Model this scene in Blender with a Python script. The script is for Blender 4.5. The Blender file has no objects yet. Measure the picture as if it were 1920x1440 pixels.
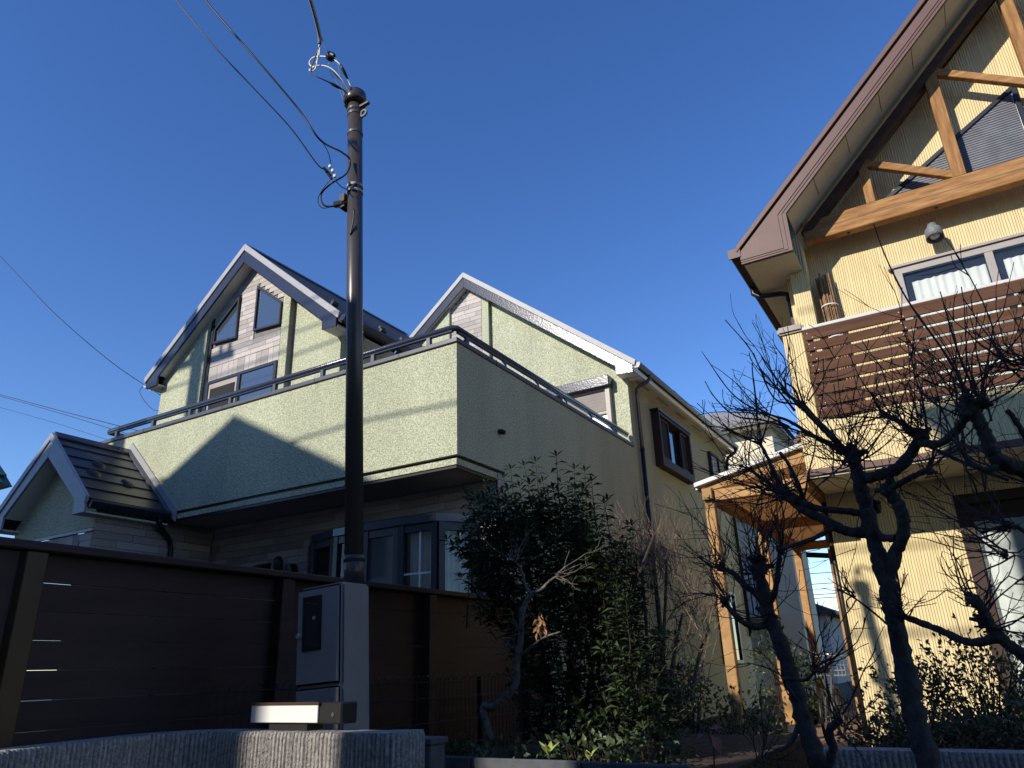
import bpy, bmesh, math, random
import numpy as np
from mathutils import Vector, Matrix
random.seed(7)
R = math.radians
scene = bpy.context.scene
C = scene.collection

# ------------------------------------------------------------------ camera
F_PX, PITCH, ROLL, YAW = 1383.0, R(21.257), R(-1.942), R(-30.255)
CAM = np.array([0.0, 0.0, 1.5])
_f = np.array([math.sin(YAW) * math.cos(PITCH), math.cos(YAW) * math.cos(PITCH), math.sin(PITCH)])
_r = np.array([math.cos(YAW), -math.sin(YAW), 0.0])
_u = np.cross(_r, _f)
RIGHT = math.cos(ROLL) * _r + math.sin(ROLL) * _u
UP = -math.sin(ROLL) * _r + math.cos(ROLL) * _u
cd = bpy.data.cameras.new('camera')
cam = bpy.data.objects.new('camera', cd)
C.objects.link(cam)
cam.matrix_world = Matrix(((RIGHT[0], UP[0], -_f[0], CAM[0]), (RIGHT[1], UP[1], -_f[1], CAM[1]),
                           (RIGHT[2], UP[2], -_f[2], CAM[2]), (0, 0, 0, 1)))
cd.sensor_width = 36.0
cd.lens = F_PX / 1920.0 * 36.0
cd.clip_start = 0.05
cd.clip_end = 3000
scene.camera = cam

# ------------------------------------------------------------------ sky, sun, exposure
SUN = Vector((0.36, 1.0, -0.55)).normalized()          # direction the light travels
ELEV = math.asin(-SUN.z)
AZ = math.atan2(-SUN.x, -SUN.y)
world = bpy.data.worlds.new('World')
scene.world = world
world.use_nodes = True
nt = world.node_tree
nt.nodes.clear()
sky = nt.nodes.new('ShaderNodeTexSky')
sky.sky_type = 'NISHITA'
sky.sun_disc = False
sky.sun_elevation = ELEV
sky.sun_rotation = AZ
sky.altitude = 50
sky.air_density = 1.0
sky.dust_density = 0.0
sky.ozone_density = 3.0
bg = nt.nodes.new('ShaderNodeBackground')
bg.inputs['Strength'].default_value = 0.15
wo = nt.nodes.new('ShaderNodeOutputWorld')
hsv = nt.nodes.new('ShaderNodeHueSaturation')
hsv.inputs['Saturation'].default_value = 1.23
hsv.inputs['Hue'].default_value = 0.514
hsv.inputs['Value'].default_value = 1.13
nt.links.new(sky.outputs[0], hsv.inputs['Color'])
nt.links.new(hsv.outputs[0], bg.inputs[0])
nt.links.new(bg.outputs[0], wo.inputs[0])
sd = bpy.data.lights.new('sun', 'SUN')
sd.energy = 4.7
sd.angle = R(0.53)
sd.color = (1.0, 0.93, 0.82)
sun = bpy.data.objects.new('sun', sd)
C.objects.link(sun)
sun.location = (-8, -20, 14)
sun.rotation_euler = SUN.to_track_quat('-Z', 'Y').to_euler()
scene.view_settings.view_transform = 'Standard'
scene.view_settings.look = 'None'
scene.view_settings.exposure = 0.15
scene.view_settings.gamma = 1.0
scene.render.engine = 'CYCLES'


def at(x, y, Y=None, X=None, Z=None):
    """3D point on the plane X=, Y= or Z= that lies in the given viewing direction"""
    d = _f + RIGHT * (x - 960) / F_PX - UP * (y - 720) / F_PX
    if Y is not None: t = (Y - CAM[1]) / d[1]
    elif X is not None: t = (X - CAM[0]) / d[0]
    else: t = (Z - CAM[2]) / d[2]
    return tuple(CAM + t * d)


# ------------------------------------------------------------------ materials
MATS = {}


def mat(name, col, rough=0.8, var=0.12, vscale=6.0, bump=0.0, bscale=60.0, bdist=0.01, metal=0.0, spec=0.4,
        rnd=0.0, stain=0.0, stretch=(1, 1, 1), col2=None, kind='noise', coat=0.0, subs=0.0):
    m = bpy.data.materials.new(name)
    m.use_nodes = True
    n = m.node_tree
    N, L = n.nodes, n.links
    b = N['Principled BSDF']
    b.inputs['Roughness'].default_value = rough
    b.inputs['Metallic'].default_value = metal
    b.inputs['Specular IOR Level'].default_value = spec
    if coat: b.inputs['Coat Weight'].default_value = coat
    geo = N.new('ShaderNodeNewGeometry')
    mp = N.new('ShaderNodeMapping')
    mp.inputs['Scale'].default_value = stretch
    L.new(geo.outputs['Position'], mp.inputs['Vector'])
    nz = N.new('ShaderNodeTexNoise')
    nz.inputs['Scale'].default_value = vscale
    nz.inputs['Detail'].default_value = 6
    nz.inputs['Roughness'].default_value = 0.6
    L.new(mp.outputs[0], nz.inputs['Vector'])
    mix = N.new('ShaderNodeMix')
    mix.data_type = 'RGBA'
    c2 = col2 if col2 else tuple(max(0, c * (1 - 2.2 * var)) for c in col)
    c1 = col if col2 else tuple(min(1, c * (1 + var)) for c in col)
    mix.inputs[6].default_value = (*c2, 1)
    mix.inputs[7].default_value = (*c1, 1)
    rmp = N.new('ShaderNodeMapRange')
    rmp.inputs[1].default_value = 0.32
    rmp.inputs[2].default_value = 0.68
    L.new(nz.outputs['Fac'], rmp.inputs[0])
    L.new(rmp.outputs[0], mix.inputs[0])
    out = mix.outputs[2]
    if stain:
        n2 = N.new('ShaderNodeTexNoise')
        n2.inputs['Scale'].default_value = 1.3
        n2.inputs['Detail'].default_value = 5
        m2 = N.new('ShaderNodeMapping')
        m2.inputs['Scale'].default_value = (2.2, 2.2, 0.35)
        L.new(geo.outputs['Position'], m2.inputs['Vector'])
        L.new(m2.outputs[0], n2.inputs['Vector'])
        mr = N.new('ShaderNodeMapRange')
        mr.inputs[1].default_value = 0.35
        mr.inputs[2].default_value = 0.7
        mr.inputs[3].default_value = 1.0
        mr.inputs[4].default_value = 1.0 - stain
        L.new(n2.outputs['Fac'], mr.inputs[0])
        hs = N.new('ShaderNodeHueSaturation')
        L.new(out, hs.inputs['Color'])
        L.new(mr.outputs[0], hs.inputs['Value'])
        out = hs.outputs[0]
    if rnd:
        oi = N.new('ShaderNodeObjectInfo')
        mr = N.new('ShaderNodeMapRange')
        mr.inputs[3].default_value = 1 - rnd
        mr.inputs[4].default_value = 1 + rnd
        L.new(oi.outputs['Random'], mr.inputs[0])
        hs = N.new('ShaderNodeHueSaturation')
        L.new(out, hs.inputs['Color'])
        L.new(mr.outputs[0], hs.inputs['Value'])
        out = hs.outputs[0]
    L.new(out, b.inputs['Base Color'])
    if bump:
        if kind == 'ribs':
            t = N.new('ShaderNodeTexWave')
            t.wave_type = 'BANDS'
            t.bands_direction = 'X'
            t.inputs['Scale'].default_value = bscale
            t.inputs['Distortion'].default_value = 4.0
            t.inputs['Detail'].default_value = 2.0
            t.inputs['Detail Scale'].default_value = 0.8
            mb = N.new('ShaderNodeMapping')
            mb.inputs['Scale'].default_value = (1, 1, 0.16)
            L.new(geo.outputs['Position'], mb.inputs['Vector'])
            L.new(mb.outputs[0], t.inputs['Vector'])
            fo = t.outputs['Fac']
        elif kind == 'pebble':
            t = N.new('ShaderNodeTexVoronoi')
            t.inputs['Scale'].default_value = bscale
            L.new(geo.outputs['Position'], t.inputs['Vector'])
            fo = t.outputs['Distance']
        else:
            t = N.new('ShaderNodeTexNoise')
            t.inputs['Scale'].default_value = bscale
            t.inputs['Detail'].default_value = 4
            L.new(mp.outputs[0], t.inputs['Vector'])
            fo = t.outputs['Fac']
        bp = N.new('ShaderNodeBump')
        bp.inputs['Strength'].default_value = bump
        bp.inputs['Distance'].default_value = bdist
        L.new(fo, bp.inputs['Height'])
        L.new(bp.outputs[0], b.inputs['Normal'])
    MATS[name] = m
    return m


# green sprayed stucco: coarse speckle of lighter and darker grains
mat('stucco', (0.70, 0.715, 0.525), 0.9, col2=(0.245, 0.27, 0.175), vscale=62, bump=1.0, bscale=66, bdist=0.012, stain=0.16, spec=0.2)
mat('yellow', (0.86, 0.69, 0.375), 0.85, var=0.03, vscale=3, bump=0.85, bscale=12.5, bdist=0.012, kind='ribs', stain=0.05, spec=0.2)
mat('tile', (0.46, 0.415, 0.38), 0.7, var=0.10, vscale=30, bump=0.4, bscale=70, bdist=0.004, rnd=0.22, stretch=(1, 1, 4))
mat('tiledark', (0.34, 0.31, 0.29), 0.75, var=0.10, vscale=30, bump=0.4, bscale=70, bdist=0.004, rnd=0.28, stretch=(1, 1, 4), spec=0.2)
mat('grout', (0.22, 0.20, 0.19), 0.9)
mat('navy', (0.036, 0.041, 0.062), 0.17, var=0.05, spec=0.5, bump=0.30, bscale=38, bdist=0.004)
mat('capmetal', (0.075, 0.080, 0.095), 0.38, var=0.06, spec=0.5)
mat('greymetal', (0.33, 0.33, 0.335), 0.5, var=0.05, spec=0.5)
mat('bluegrey', (0.27, 0.30, 0.37), 0.42, var=0.04)
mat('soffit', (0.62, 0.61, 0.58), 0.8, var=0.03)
mat('roofdark', (0.030, 0.031, 0.034), 0.34, var=0.10, rnd=0.12, spec=0.5)
mat('rooftile', (0.035, 0.036, 0.040), 0.6, var=0.2, rnd=0.15)
mat('frame', (0.016, 0.020, 0.032), 0.35, var=0.04)
mat('bronze', (0.055, 0.036, 0.028), 0.6, spec=0.2, var=0.06)
mat('bronzelt', (0.058, 0.032, 0.016), 0.36, var=0.06, metal=0.3)
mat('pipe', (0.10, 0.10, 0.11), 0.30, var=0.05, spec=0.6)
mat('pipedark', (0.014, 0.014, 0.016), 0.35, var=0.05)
mat('fence', (0.046, 0.023, 0.021), 0.62, var=0.16, vscale=14, bump=0.25, bscale=40, bdist=0.003, rnd=0.14, stretch=(1, .12, 1))
mat('deckboard', (0.105, 0.052, 0.032), 0.8, spec=0.15, var=0.16, vscale=16, bump=0.3, bscale=60, bdist=0.003, rnd=0.12, stretch=(.1, 1, 1))
mat('beam', (0.20, 0.090, 0.034), 0.75, spec=0.15, col2=(0.43, 0.235, 0.095), vscale=26, bump=0.5, bscale=40, bdist=0.004, stretch=(.12, .12, 1.0), rnd=0.06)
mat('post', (0.20, 0.090, 0.034), 0.75, spec=0.15, col2=(0.43, 0.235, 0.095), vscale=26, bump=0.5, bscale=40, bdist=0.004, stretch=(1, 1, .10), rnd=0.06)
mat('darkwood', (0.060, 0.030, 0.020), 0.6, var=0.15, stretch=(.2, .2, 1), vscale=14)
mat('pergola', (0.43, 0.25, 0.105), 0.7, spec=0.2, var=0.12, vscale=18, bump=0.25, bscale=45, bdist=0.003, rnd=0.08, stretch=(.5, .5, .5))
mat('whitetrim', (0.74, 0.72, 0.67), 0.55, var=0.03)
mat('bargebrown', (0.135, 0.075, 0.064), 0.5, spec=0.3, var=0.05)
mat('creamsoffit', (0.60, 0.54, 0.42), 0.8, var=0.03)
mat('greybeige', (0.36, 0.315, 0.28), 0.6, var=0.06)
mat('alu', (0.34, 0.305, 0.28), 0.42, var=0.04)
mat('boxgrey', (0.27, 0.245, 0.24), 0.55, var=0.04, bump=0.06, bscale=90, bdist=0.002)
mat('polebrown', (0.062, 0.052, 0.048), 0.33, var=0.08, spec=0.6, stretch=(1, 1, .2))
mat('cable', (0.012, 0.012, 0.014), 0.45, var=0.05)
mat('cablegrey', (0.30, 0.30, 0.30), 0.5, var=0.05)
mat('porcelain', (0.70, 0.70, 0.66), 0.3, var=0.03)
mat('concrete', (0.36, 0.335, 0.315), 0.95, var=0.22, vscale=60, bump=1.0, bscale=140, bdist=0.006)
mat('asphalt', (0.055, 0.055, 0.057), 0.95, var=0.2, vscale=40, bump=0.5, bscale=200, bdist=0.004)
mat('soil', (0.060, 0.043, 0.030), 1.0, var=0.3, vscale=12, bump=1.0, bscale=30, bdist=0.03)
mat('paving', (0.26, 0.17, 0.12), 0.9, var=0.12, vscale=20, rnd=0.15)
mat('edging', (0.085, 0.090, 0.105), 0.7, var=0.12, vscale=20)
mat('bark', (0.085, 0.074, 0.068), 0.95, col2=(0.028, 0.025, 0.026), vscale=28, bump=1.0, bscale=55, bdist=0.012, stretch=(1, 1, .6))
mat('twig', (0.050, 0.034, 0.030), 0.8, var=0.2, vscale=30)
mat('paletwig', (0.24, 0.16, 0.11), 0.8, var=0.2, vscale=30)
mat('palebark', (0.15, 0.125, 0.105), 0.9, var=0.25, vscale=30, bump=0.7, bscale=60)
mat('blackplastic', (0.012, 0.012, 0.013), 0.45, var=0.03)
mat('milk', (0.80, 0.79, 0.74), 0.35, var=0.02)
mat('chrome', (0.62, 0.62, 0.62), 0.22, metal=1.0, var=0.02)
mat('lampgrey', (0.20, 0.205, 0.21), 0.6, var=0.15, vscale=40, bump=0.3)
mat('reed', (0.30, 0.185, 0.10), 0.85, var=0.2, vscale=40, rnd=0.2)
mat('curtain', (0.80, 0.80, 0.77), 0.9, var=0.04)
mat('blindgrey', (0.15, 0.16, 0.185), 0.5)
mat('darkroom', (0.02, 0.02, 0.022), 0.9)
mat('cream', (0.70, 0.63, 0.46), 0.9, var=0.03, stain=0.05)
mat('greyroof', (0.27, 0.26, 0.255), 0.8, var=0.12, rnd=0.06)
mat('greentile', (0.030, 0.075, 0.055), 0.4, var=0.2, rnd=0.15)
mat('plaster', (0.42, 0.40, 0.37), 0.9, var=0.06, stain=0.1)
mat('brickred', (0.30, 0.17, 0.14), 0.8, var=0.1)
mat('deadleaf', (0.36, 0.19, 0.09), 0.8, var=0.2)
mat('pinkleaf', (0.30, 0.095, 0.085), 0.6, var=0.2)
mat('limeleaf', (0.30, 0.36, 0.10), 0.5, var=0.15)


def leafmat(name, c1, c2, rough=0.45):
    m = bpy.data.materials.new(name)
    m.use_nodes = True
    N, L = m.node_tree.nodes, m.node_tree.links
    b = N['Principled BSDF']
    b.inputs['Roughness'].default_value = rough
    b.inputs['Specular IOR Level'].default_value = 0.4
    geo = N.new('ShaderNodeNewGeometry')
    rp = N.new('ShaderNodeValToRGB')
    rp.color_ramp.elements[0].color = (*c1, 1)
    rp.color_ramp.elements[1].color = (*c2, 1)
    L.new(geo.outputs['Random Per Island'], rp.inputs[0])
    L.new(rp.outputs[0], b.inputs['Base Color'])
    tr = N.new('ShaderNodeBsdfTranslucent')
    L.new(rp.outputs[0], tr.inputs['Color'])
    mx = N.new('ShaderNodeMixShader')
    mx.inputs[0].default_value = 0.22
    L.new(b.outputs[0], mx.inputs[1])
    L.new(tr.outputs[0], mx.inputs[2])
    L.new(mx.outputs[0], N['Material Output'].inputs['Surface'])
    MATS[name] = m


leafmat('leaf', (0.030, 0.055, 0.024), (0.075, 0.105, 0.042))
leafmat('smallleaf', (0.055, 0.065, 0.028), (0.17, 0.16, 0.075), 0.35)
leafmat('ivy', (0.035, 0.060, 0.022), (0.10, 0.13, 0.045))


def glassmat(name, tint, gloss=0.06, clear=False, grid=0.0):
    m = bpy.data.materials.new(name)
    m.use_nodes = True
    N, L = m.node_tree.nodes, m.node_tree.links
    b = N['Principled BSDF']
    b.inputs['Base Color'].default_value = (*tint, 1)
    b.inputs['Roughness'].default_value = gloss
    b.inputs['IOR'].default_value = 2.5
    if clear:
        tr = N.new('ShaderNodeBsdfTransparent')
        tr.inputs[0].default_value = (0.93, 0.95, 0.95, 1)
        fr = N.new('ShaderNodeFresnel')
        fr.inputs[0].default_value = 1.5
        gl = N.new('ShaderNodeBsdfGlossy')
        gl.inputs['Roughness'].default_value = 0.03
        mx = N.new('ShaderNodeMixShader')
        L.new(fr.outputs[0], mx.inputs[0])
        L.new(tr.outputs[0], mx.inputs[1])
        L.new(gl.outputs[0], mx.inputs[2])
        L.new(mx.outputs[0], N['Material Output'].inputs['Surface'])
    elif grid:
        # wired safety glass: a fine diagonal grid
        geo = N.new('ShaderNodeNewGeometry')
        sep = N.new('ShaderNodeSeparateXYZ')
        L.new(geo.outputs['Position'], sep.inputs[0])

        def wave(op):
            a = N.new('ShaderNodeMath'); a.operation = op
            L.new(sep.outputs['X'], a.inputs[0]); L.new(sep.outputs['Z'], a.inputs[1])
            f = N.new('ShaderNodeMath'); f.operation = 'MULTIPLY'; f.inputs[1].default_value = grid
            L.new(a.outputs[0], f.inputs[0])
            g = N.new('ShaderNodeMath'); g.operation = 'FRACT'; L.new(f.outputs[0], g.inputs[0])
            h = N.new('ShaderNodeMath'); h.operation = 'LESS_THAN'; h.inputs[1].default_value = 0.16
            L.new(g.outputs[0], h.inputs[0])
            return h.outputs[0]
        mxv = N.new('ShaderNodeMath'); mxv.operation = 'MAXIMUM'
        L.new(wave('ADD'), mxv.inputs[0]); L.new(wave('SUBTRACT'), mxv.inputs[1])
        mc = N.new('ShaderNodeMix'); mc.data_type = 'RGBA'
        mc.inputs[6].default_value = (*tint, 1)
        mc.inputs[7].default_value = (0.10, 0.11, 0.12, 1)
        L.new(mxv.outputs[0], mc.inputs[0])
        L.new(mc.outputs[2], b.inputs['Base Color'])
    MATS[name] = m


glassmat('glass', (0.02, 0.026, 0.034))
glassmat('wiredglass', (0.03, 0.04, 0.05), 0.05, grid=44.0)
glassmat('clearglass', (0.8, 0.85, 0.9), clear=True)

mt = bpy.data.materials.new('smokedsheet')
mt.use_nodes = True
_N, _L = mt.node_tree.nodes, mt.node_tree.links
_b = _N['Principled BSDF']
_b.inputs['Base Color'].default_value = (0.32, 0.19, 0.09, 1)
_b.inputs['Roughness'].default_value = 0.4
_t = _N.new('ShaderNodeBsdfTranslucent')
_t.inputs['Color'].default_value = (0.74, 0.52, 0.30, 1)
_m = _N.new('ShaderNodeMixShader')
_m.inputs[0].default_value = 0.55
_L.new(_b.outputs[0], _m.inputs[1]); _L.new(_t.outputs[0], _m.inputs[2])
_L.new(_m.outputs[0], _N['Material Output'].inputs['Surface'])
MATS['smokedsheet'] = mt
glassmat('frosted', (0.55, 0.60, 0.62), 0.25)

# ------------------------------------------------------------------ helpers
ORG = {}


def link(o, parent=None):
    C.objects.link(o)
    if parent is not None: o.parent = parent


def thing(name, label, cat, loc=(0, 0, 0), group=None):
    o = bpy.data.objects.new(name, None)
    o.empty_display_size = 0.2
    C.objects.link(o)
    o.location = loc
    ORG[o.name] = Vector(loc)
    o['label'] = label
    o['category'] = cat
    if group: o['group'] = group
    return o


def tag(o, label, cat, group=None):
    o['label'] = label
    o['category'] = cat
    if group: o['group'] = group
    return o


class MB:
    def __init__(s):
        s.v, s.f = [], []

    def add(s, vs, fs):
        k = len(s.v)
        s.v.extend([tuple(v) for v in vs])
        s.f.extend([tuple(i + k for i in f) for f in fs])
        return s

    def box(s, x0, x1, y0, y1, z0, z1):
        vs = [(x, y, z) for x in (x0, x1) for y in (y0, y1) for z in (z0, z1)]
        return s.add(vs, [(0, 1, 3, 2), (4, 6, 7, 5), (0, 4, 5, 1), (2, 3, 7, 6), (0, 2, 6, 4), (1, 5, 7, 3)])

    def prism(s, poly, axis, a0, a1):
        """2D polygon extruded along an axis: Y-> (x,z), X-> (y,z), Z-> (x,y)"""
        n = len(poly)

        def P(q, a):
            return (q[0], a, q[1]) if axis == 'Y' else (a, q[0], q[1]) if axis == 'X' else (q[0], q[1], a)
        vs = [P(q, a0) for q in poly] + [P(q, a1) for q in poly]
        fs = [tuple(range(n)), tuple(range(2 * n - 1, n - 1, -1))]
        fs += [(i, i + n, (i + 1) % n + n, (i + 1) % n) for i in range(n)]
        return s.add(vs, fs)

    def ring(s, outer, inner, axis, a0, a1):
        n = len(outer)

        def P(q, a):
            return (q[0], a, q[1]) if axis == 'Y' else (a, q[0], q[1])
        vs = [P(q, a0) for q in outer] + [P(q, a0) for q in inner] + [P(q, a1) for q in outer] + [P(q, a1) for q in inner]
        fs = []
        for i in range(n):
            j = (i + 1) % n
            fs += [(i, j, j + n, i + n), (i + 2 * n, i + 3 * n, j + 3 * n, j + 2 * n),
                   (i, i + 2 * n, j + 2 * n, j), (i + n, j + n, j + 3 * n, i + 3 * n)]
        return s.add(vs, fs)

    def tube(s, pts, rad, sides=8, cap=True):
        pts = [Vector(p) for p in pts]
        n = len(pts)
        if not hasattr(rad, '__len__'): rad = [rad] * n
        t0 = (pts[1] - pts[0]).normalized()
        ref = Vector((0, 0, 1)) if abs(t0.z) < 0.9 else Vector((1, 0, 0))
        u = t0.cross(ref).normalized()
        vs = []
        for i, p in enumerate(pts):
            t = (pts[min(i + 1, n - 1)] - pts[max(i - 1, 0)]).normalized()
            u = (u - t * u.dot(t))
            u = u.normalized() if u.length > 1e-6 else t.orthogonal().normalized()
            w = t.cross(u)
            for k in range(sides):
                a = 2 * math.pi * k / sides
                vs.append(p + (u * math.cos(a) + w * math.sin(a)) * rad[i])
        fs = []
        for i in range(n - 1):
            for k in range(sides):
                k2 = (k + 1) % sides
                fs.append((i * sides + k, i * sides + k2, (i + 1) * sides + k2, (i + 1) * sides + k))
        if cap:
            fs.append(tuple(range(sides - 1, -1, -1)))
            fs.append(tuple((n - 1) * sides + k for k in range(sides)))
        return s.add(vs, fs)

    def lathe(s, prof, centre, axis=(0, 0, 1), sides=20):
        """(radius, height) pairs turned about an axis through centre"""
        ax = Vector(axis).normalized()
        u = ax.orthogonal().normalized()
        w = ax.cross(u)
        c = Vector(centre)
        vs = [c + ax * h + (u * math.cos(2 * math.pi * k / sides) + w * math.sin(2 * math.pi * k / sides)) * r
              for r, h in prof for k in range(sides)]
        fs = [(i * sides + k, i * sides + (k + 1) % sides, (i + 1) * sides + (k + 1) % sides, (i + 1) * sides + k)
              for i in range(len(prof) - 1) for k in range(sides)]
        return s.add(vs, fs)

    def build(s, name, m, parent=None, smooth=False, bevel=0.0, seg=1):
        me = bpy.data.meshes.new(name)
        o = bpy.data.objects.new(name, me)
        C.objects.link(o)
        off = Vector((0, 0, 0))
        if parent is not None:
            o.parent = parent
            off = ORG[parent.name]
        ORG[o.name] = off.copy()
        me.from_pydata([tuple(Vector(v) - off) for v in s.v], [], s.f)
        bm = bmesh.new()
        bm.from_mesh(me)
        bmesh.ops.recalc_face_normals(bm, faces=bm.faces)
        if bevel:
            bmesh.ops.bevel(bm, geom=[e for e in bm.edges if e.is_manifold and e.calc_face_angle(0) > 0.5], offset=bevel,
                            segments=seg, affect='EDGES', clamp_overlap=True)
        bm.to_mesh(me)
        bm.free()
        if smooth:
            for p in me.polygons: p.use_smooth = True
        me.materials.append(MATS[m])
        return o


UNIT = {}


def piece(name, m, parent, centre, size, rot=None):
    """one of many alike pieces: shares a unit block with slightly broken edges"""
    if m not in UNIT:
        b = MB().box(-.5, .5, -.5, .5, -.5, .5)
        me = bpy.data.meshes.new('block_' + m)
        me.from_pydata(b.v, [], b.f)
        bm = bmesh.new(); bm.from_mesh(me)
        bmesh.ops.recalc_face_normals(bm, faces=bm.faces)
        bm.to_mesh(me); bm.free()
        me.materials.append(MATS[m])
        UNIT[m] = me
    o = bpy.data.objects.new(name, UNIT[m])
    C.objects.link(o)
    o.parent = parent
    off = ORG[parent.name] if parent is not None else Vector((0, 0, 0))
    o.location = Vector(centre) - off
    o.scale = size
    if rot: o.rotation_euler = rot
    ORG[o.name] = off.copy()
    return o


def inset(poly, d):
    """shrink a convex polygon by d on every side"""
    n = len(poly)
    area = sum(poly[i][0] * poly[(i + 1) % n][1] - poly[(i + 1) % n][0] * poly[i][1] for i in range(n))
    sg = 1 if area > 0 else -1
    lines = []
    for i in range(n):
        a, b = Vector(poly[i]), Vector(poly[(i + 1) % n])
        t = (b - a).normalized()
        nrm = Vector((-t.y, t.x)) * sg
        lines.append((a + nrm * d, t))
    out = []
    for i in range(n):
        p, t = lines[i - 1]
        q, s_ = lines[i]
        den = t.x * s_.y - t.y * s_.x
        k = ((q.x - p.x) * s_.y - (q.y - p.y) * s_.x) / den
        out.append(tuple(p + t * k))
    return out


def window(parent, poly, axis, a_out, a_in, fw=0.045, frame='frame', glass='glass', name='window'):
    """a framed window: ring frame proud of the wall and a pane set back in it"""
    inn = inset(poly, fw)
    w = MB().ring(poly, inn, axis, a_out, a_in).build(name, frame, parent, bevel=0.004)
    am = a_out + (a_in - a_out) * 0.55
    g = MB().prism(inset(poly, fw - 0.003), axis, am, am + (a_in - a_out) * 0.15).build('pane', glass, w)
    return w


def lay_tiles(parent, axis, a, sgn, u0, u1, z0, z1, pitch=0.09, lo=0.34, hi=0.56, keep=None, thick=0.016, m='tile'):
    """running-bond cladding pieces, each an object of its own"""
    z = z0
    row = 0
    while z < z1 - 0.02:
        h = min(pitch, z1 - z)
        u = u0 - random.uniform(0, lo)
        while u < u1:
            w = random.uniform(lo, hi)
            a0, a1 = max(u, u0), min(u + w, u1)
            if u1 - a1 < 0.06: a1 = u1
            if a1 - a0 > 0.03:
                rects = keep(a0, a1, z, z + h) if keep else [(a0, a1)]
                for (b0, b1) in rects:
                    if b1 - b0 < 0.03: continue
                    c = ((b0 + b1) / 2, a + sgn * thick / 2, z + h / 2) if axis == 'Y' else (a + sgn * thick / 2, (b0 + b1) / 2, z + h / 2)
                    s_ = (b1 - b0 - 0.005, thick, h - 0.006) if axis == 'Y' else (thick, b1 - b0 - 0.005, h - 0.006)
                    piece('tile', m, parent, c, s_)
            u += w
            if a1 == u1: break
        z += pitch
        row += 1


def catmull(pts, n=6):
    P = [Vector(p) for p in pts]
    P = [P[0] * 2 - P[1]] + P + [P[-1] * 2 - P[-2]]
    out = []
    for i in range(1, len(P) - 2):
        for k in range(n):
            t = k / n
            a, b, c, d = P[i - 1], P[i], P[i + 1], P[i + 2]
            out.append(0.5 * ((2 * b) + (c - a) * t + (2 * a - 5 * b + 4 * c - d) * t * t + (3 * b - a - 3 * c + d) * t ** 3))
    out.append(P[-2])
    return out


def struct(o):
    o['kind'] = 'structure'
    return o

# ================================================================== the setting
struct(MB().box(-400, 400, -400, 400, -0.5, 0.0).build('ground', 'asphalt'))
GZ = 0.70                                                   # level of the raised plots
gl = MB().box(-40, -3.15, 1.0, 60, 0.004, GZ)
gl.box(-3.146, 30, 2.52, 60, 0.004, GZ)
struct(gl.build('terrain', 'soil'))
bed = MB().box(-3.3, -1.25, 3.54, 6.4, GZ + .004, 0.98).box(-0.72, 6, 4.25, 7.9, GZ + .004, 0.97)
struct(bed.build('planting_bed', 'soil'))
path = struct(MB().box(-1.95, -1.10, 2.6, 14, GZ + .004, GZ + .03).build('path', 'soil'))
for i in range(26):
    for j in range(2):
        piece('paving_slab', 'paving', path, (-1.74 + j * 0.425, 4.3 + i * 0.36, GZ + .045), (0.41, 0.345, 0.03))

# ================================================================== green house
G = thing('green_house', 'pale green stucco house with two dark-edged gables and a long balcony', 'house', (-7, 6.5, GZ))


def gable_line(xc, zr, sl):
    return lambda x: zr - sl * abs(x - xc)


def gable_roof(parent, xc, zr, half, sl, yo, ywall, yb, courses='rooftile', left=True, box_in=0.33):
    top = gable_line(xc, zr, sl)
    ze = top(xc + half)
    th = math.atan(sl)
    roof = MB()
    for s in (1, -1):
        roof.prism([(xc, zr - .03), (xc + s * half, ze - .03), (xc + s * half, ze - .13), (xc, zr - .13)], 'Y', yo + .03, yb)
    roof = roof.build('roof', 'roofdark', parent)
    n = 8
    L = half / math.cos(th)
    for s in (1, -1):
        for i in range(n):
            d = (i + .5) / n * L
            c = (xc + s * d * math.cos(th), (yo + yb) / 2 + .03, zr - d * math.sin(th) - 0.018 + 0.006 * (i % 2))
            piece('roof_course', courses, roof, c, (L / n + .015, yb - yo - .08, .022), (0, s * th + s * 0.02, 0))
    MB().prism([(xc - .1, zr - .075), (xc, zr + .01), (xc + .1, zr - .075), (xc + .1, zr - .055), (xc, zr + .035), (xc - .1, zr - .055)],
               'Y', yo + .04, yb).build('ridge_cap', 'roofdark', roof)
    for s in (1, -1):
        e = xc + s * half
        MB().prism([(xc, zr + .02), (e, ze + .02), (e - s * .03, ze - .07), (xc, zr - .095)], 'Y', yo - .018, yo + .028).build(
            'verge_trim', 'greymetal', roof, bevel=.004)
        bi = e - s * box_in
        bo = e - s * .07
        MB().prism([(xc, zr - .097), (bo, top(bo) - .10), (bo, ze - .17), (bi, ze - .155), (bi, top(bi) - .29), (xc, zr - .30)], 'Y', yo, yo + .03).build(
            'barge_board', 'navy', roof, bevel=.003)
        MB().prism([(xc, zr - .25), (bi, top(bi) - .25), (bi, top(bi) - .27), (xc, zr - .27)], 'Y', yo + .031, ywall + .1).build('verge_soffit', 'soffit', roof)
        if s == 1 or left:
            MB().box(min(bi, bo), max(bi, bo), yo + .031, yb - .1, ze - .15, ze - .13).build('eave_soffit', 'soffit', roof)
    return roof, top, ze


def gutter(parent, x, z, y0, y1, w=0.10, m='capmetal', sgn=1):
    prof = [(0, 0), (w, .005), (w + .012, -.02), (w, -.05), (w * .8, -.09), (w * .2, -.09), (0, -.06)]
    return MB().prism([(x + sgn * p[0], z + p[1]) for p in prof], 'Y', y0, y1).build('gutter', m, parent, bevel=.004)


# ---- ground-floor front, clad with long grey pieces
lw = MB().box(-8.55, -4.04, 6.52, 6.75, GZ, 3.44).build('front_wall', 'grout', G)


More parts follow.
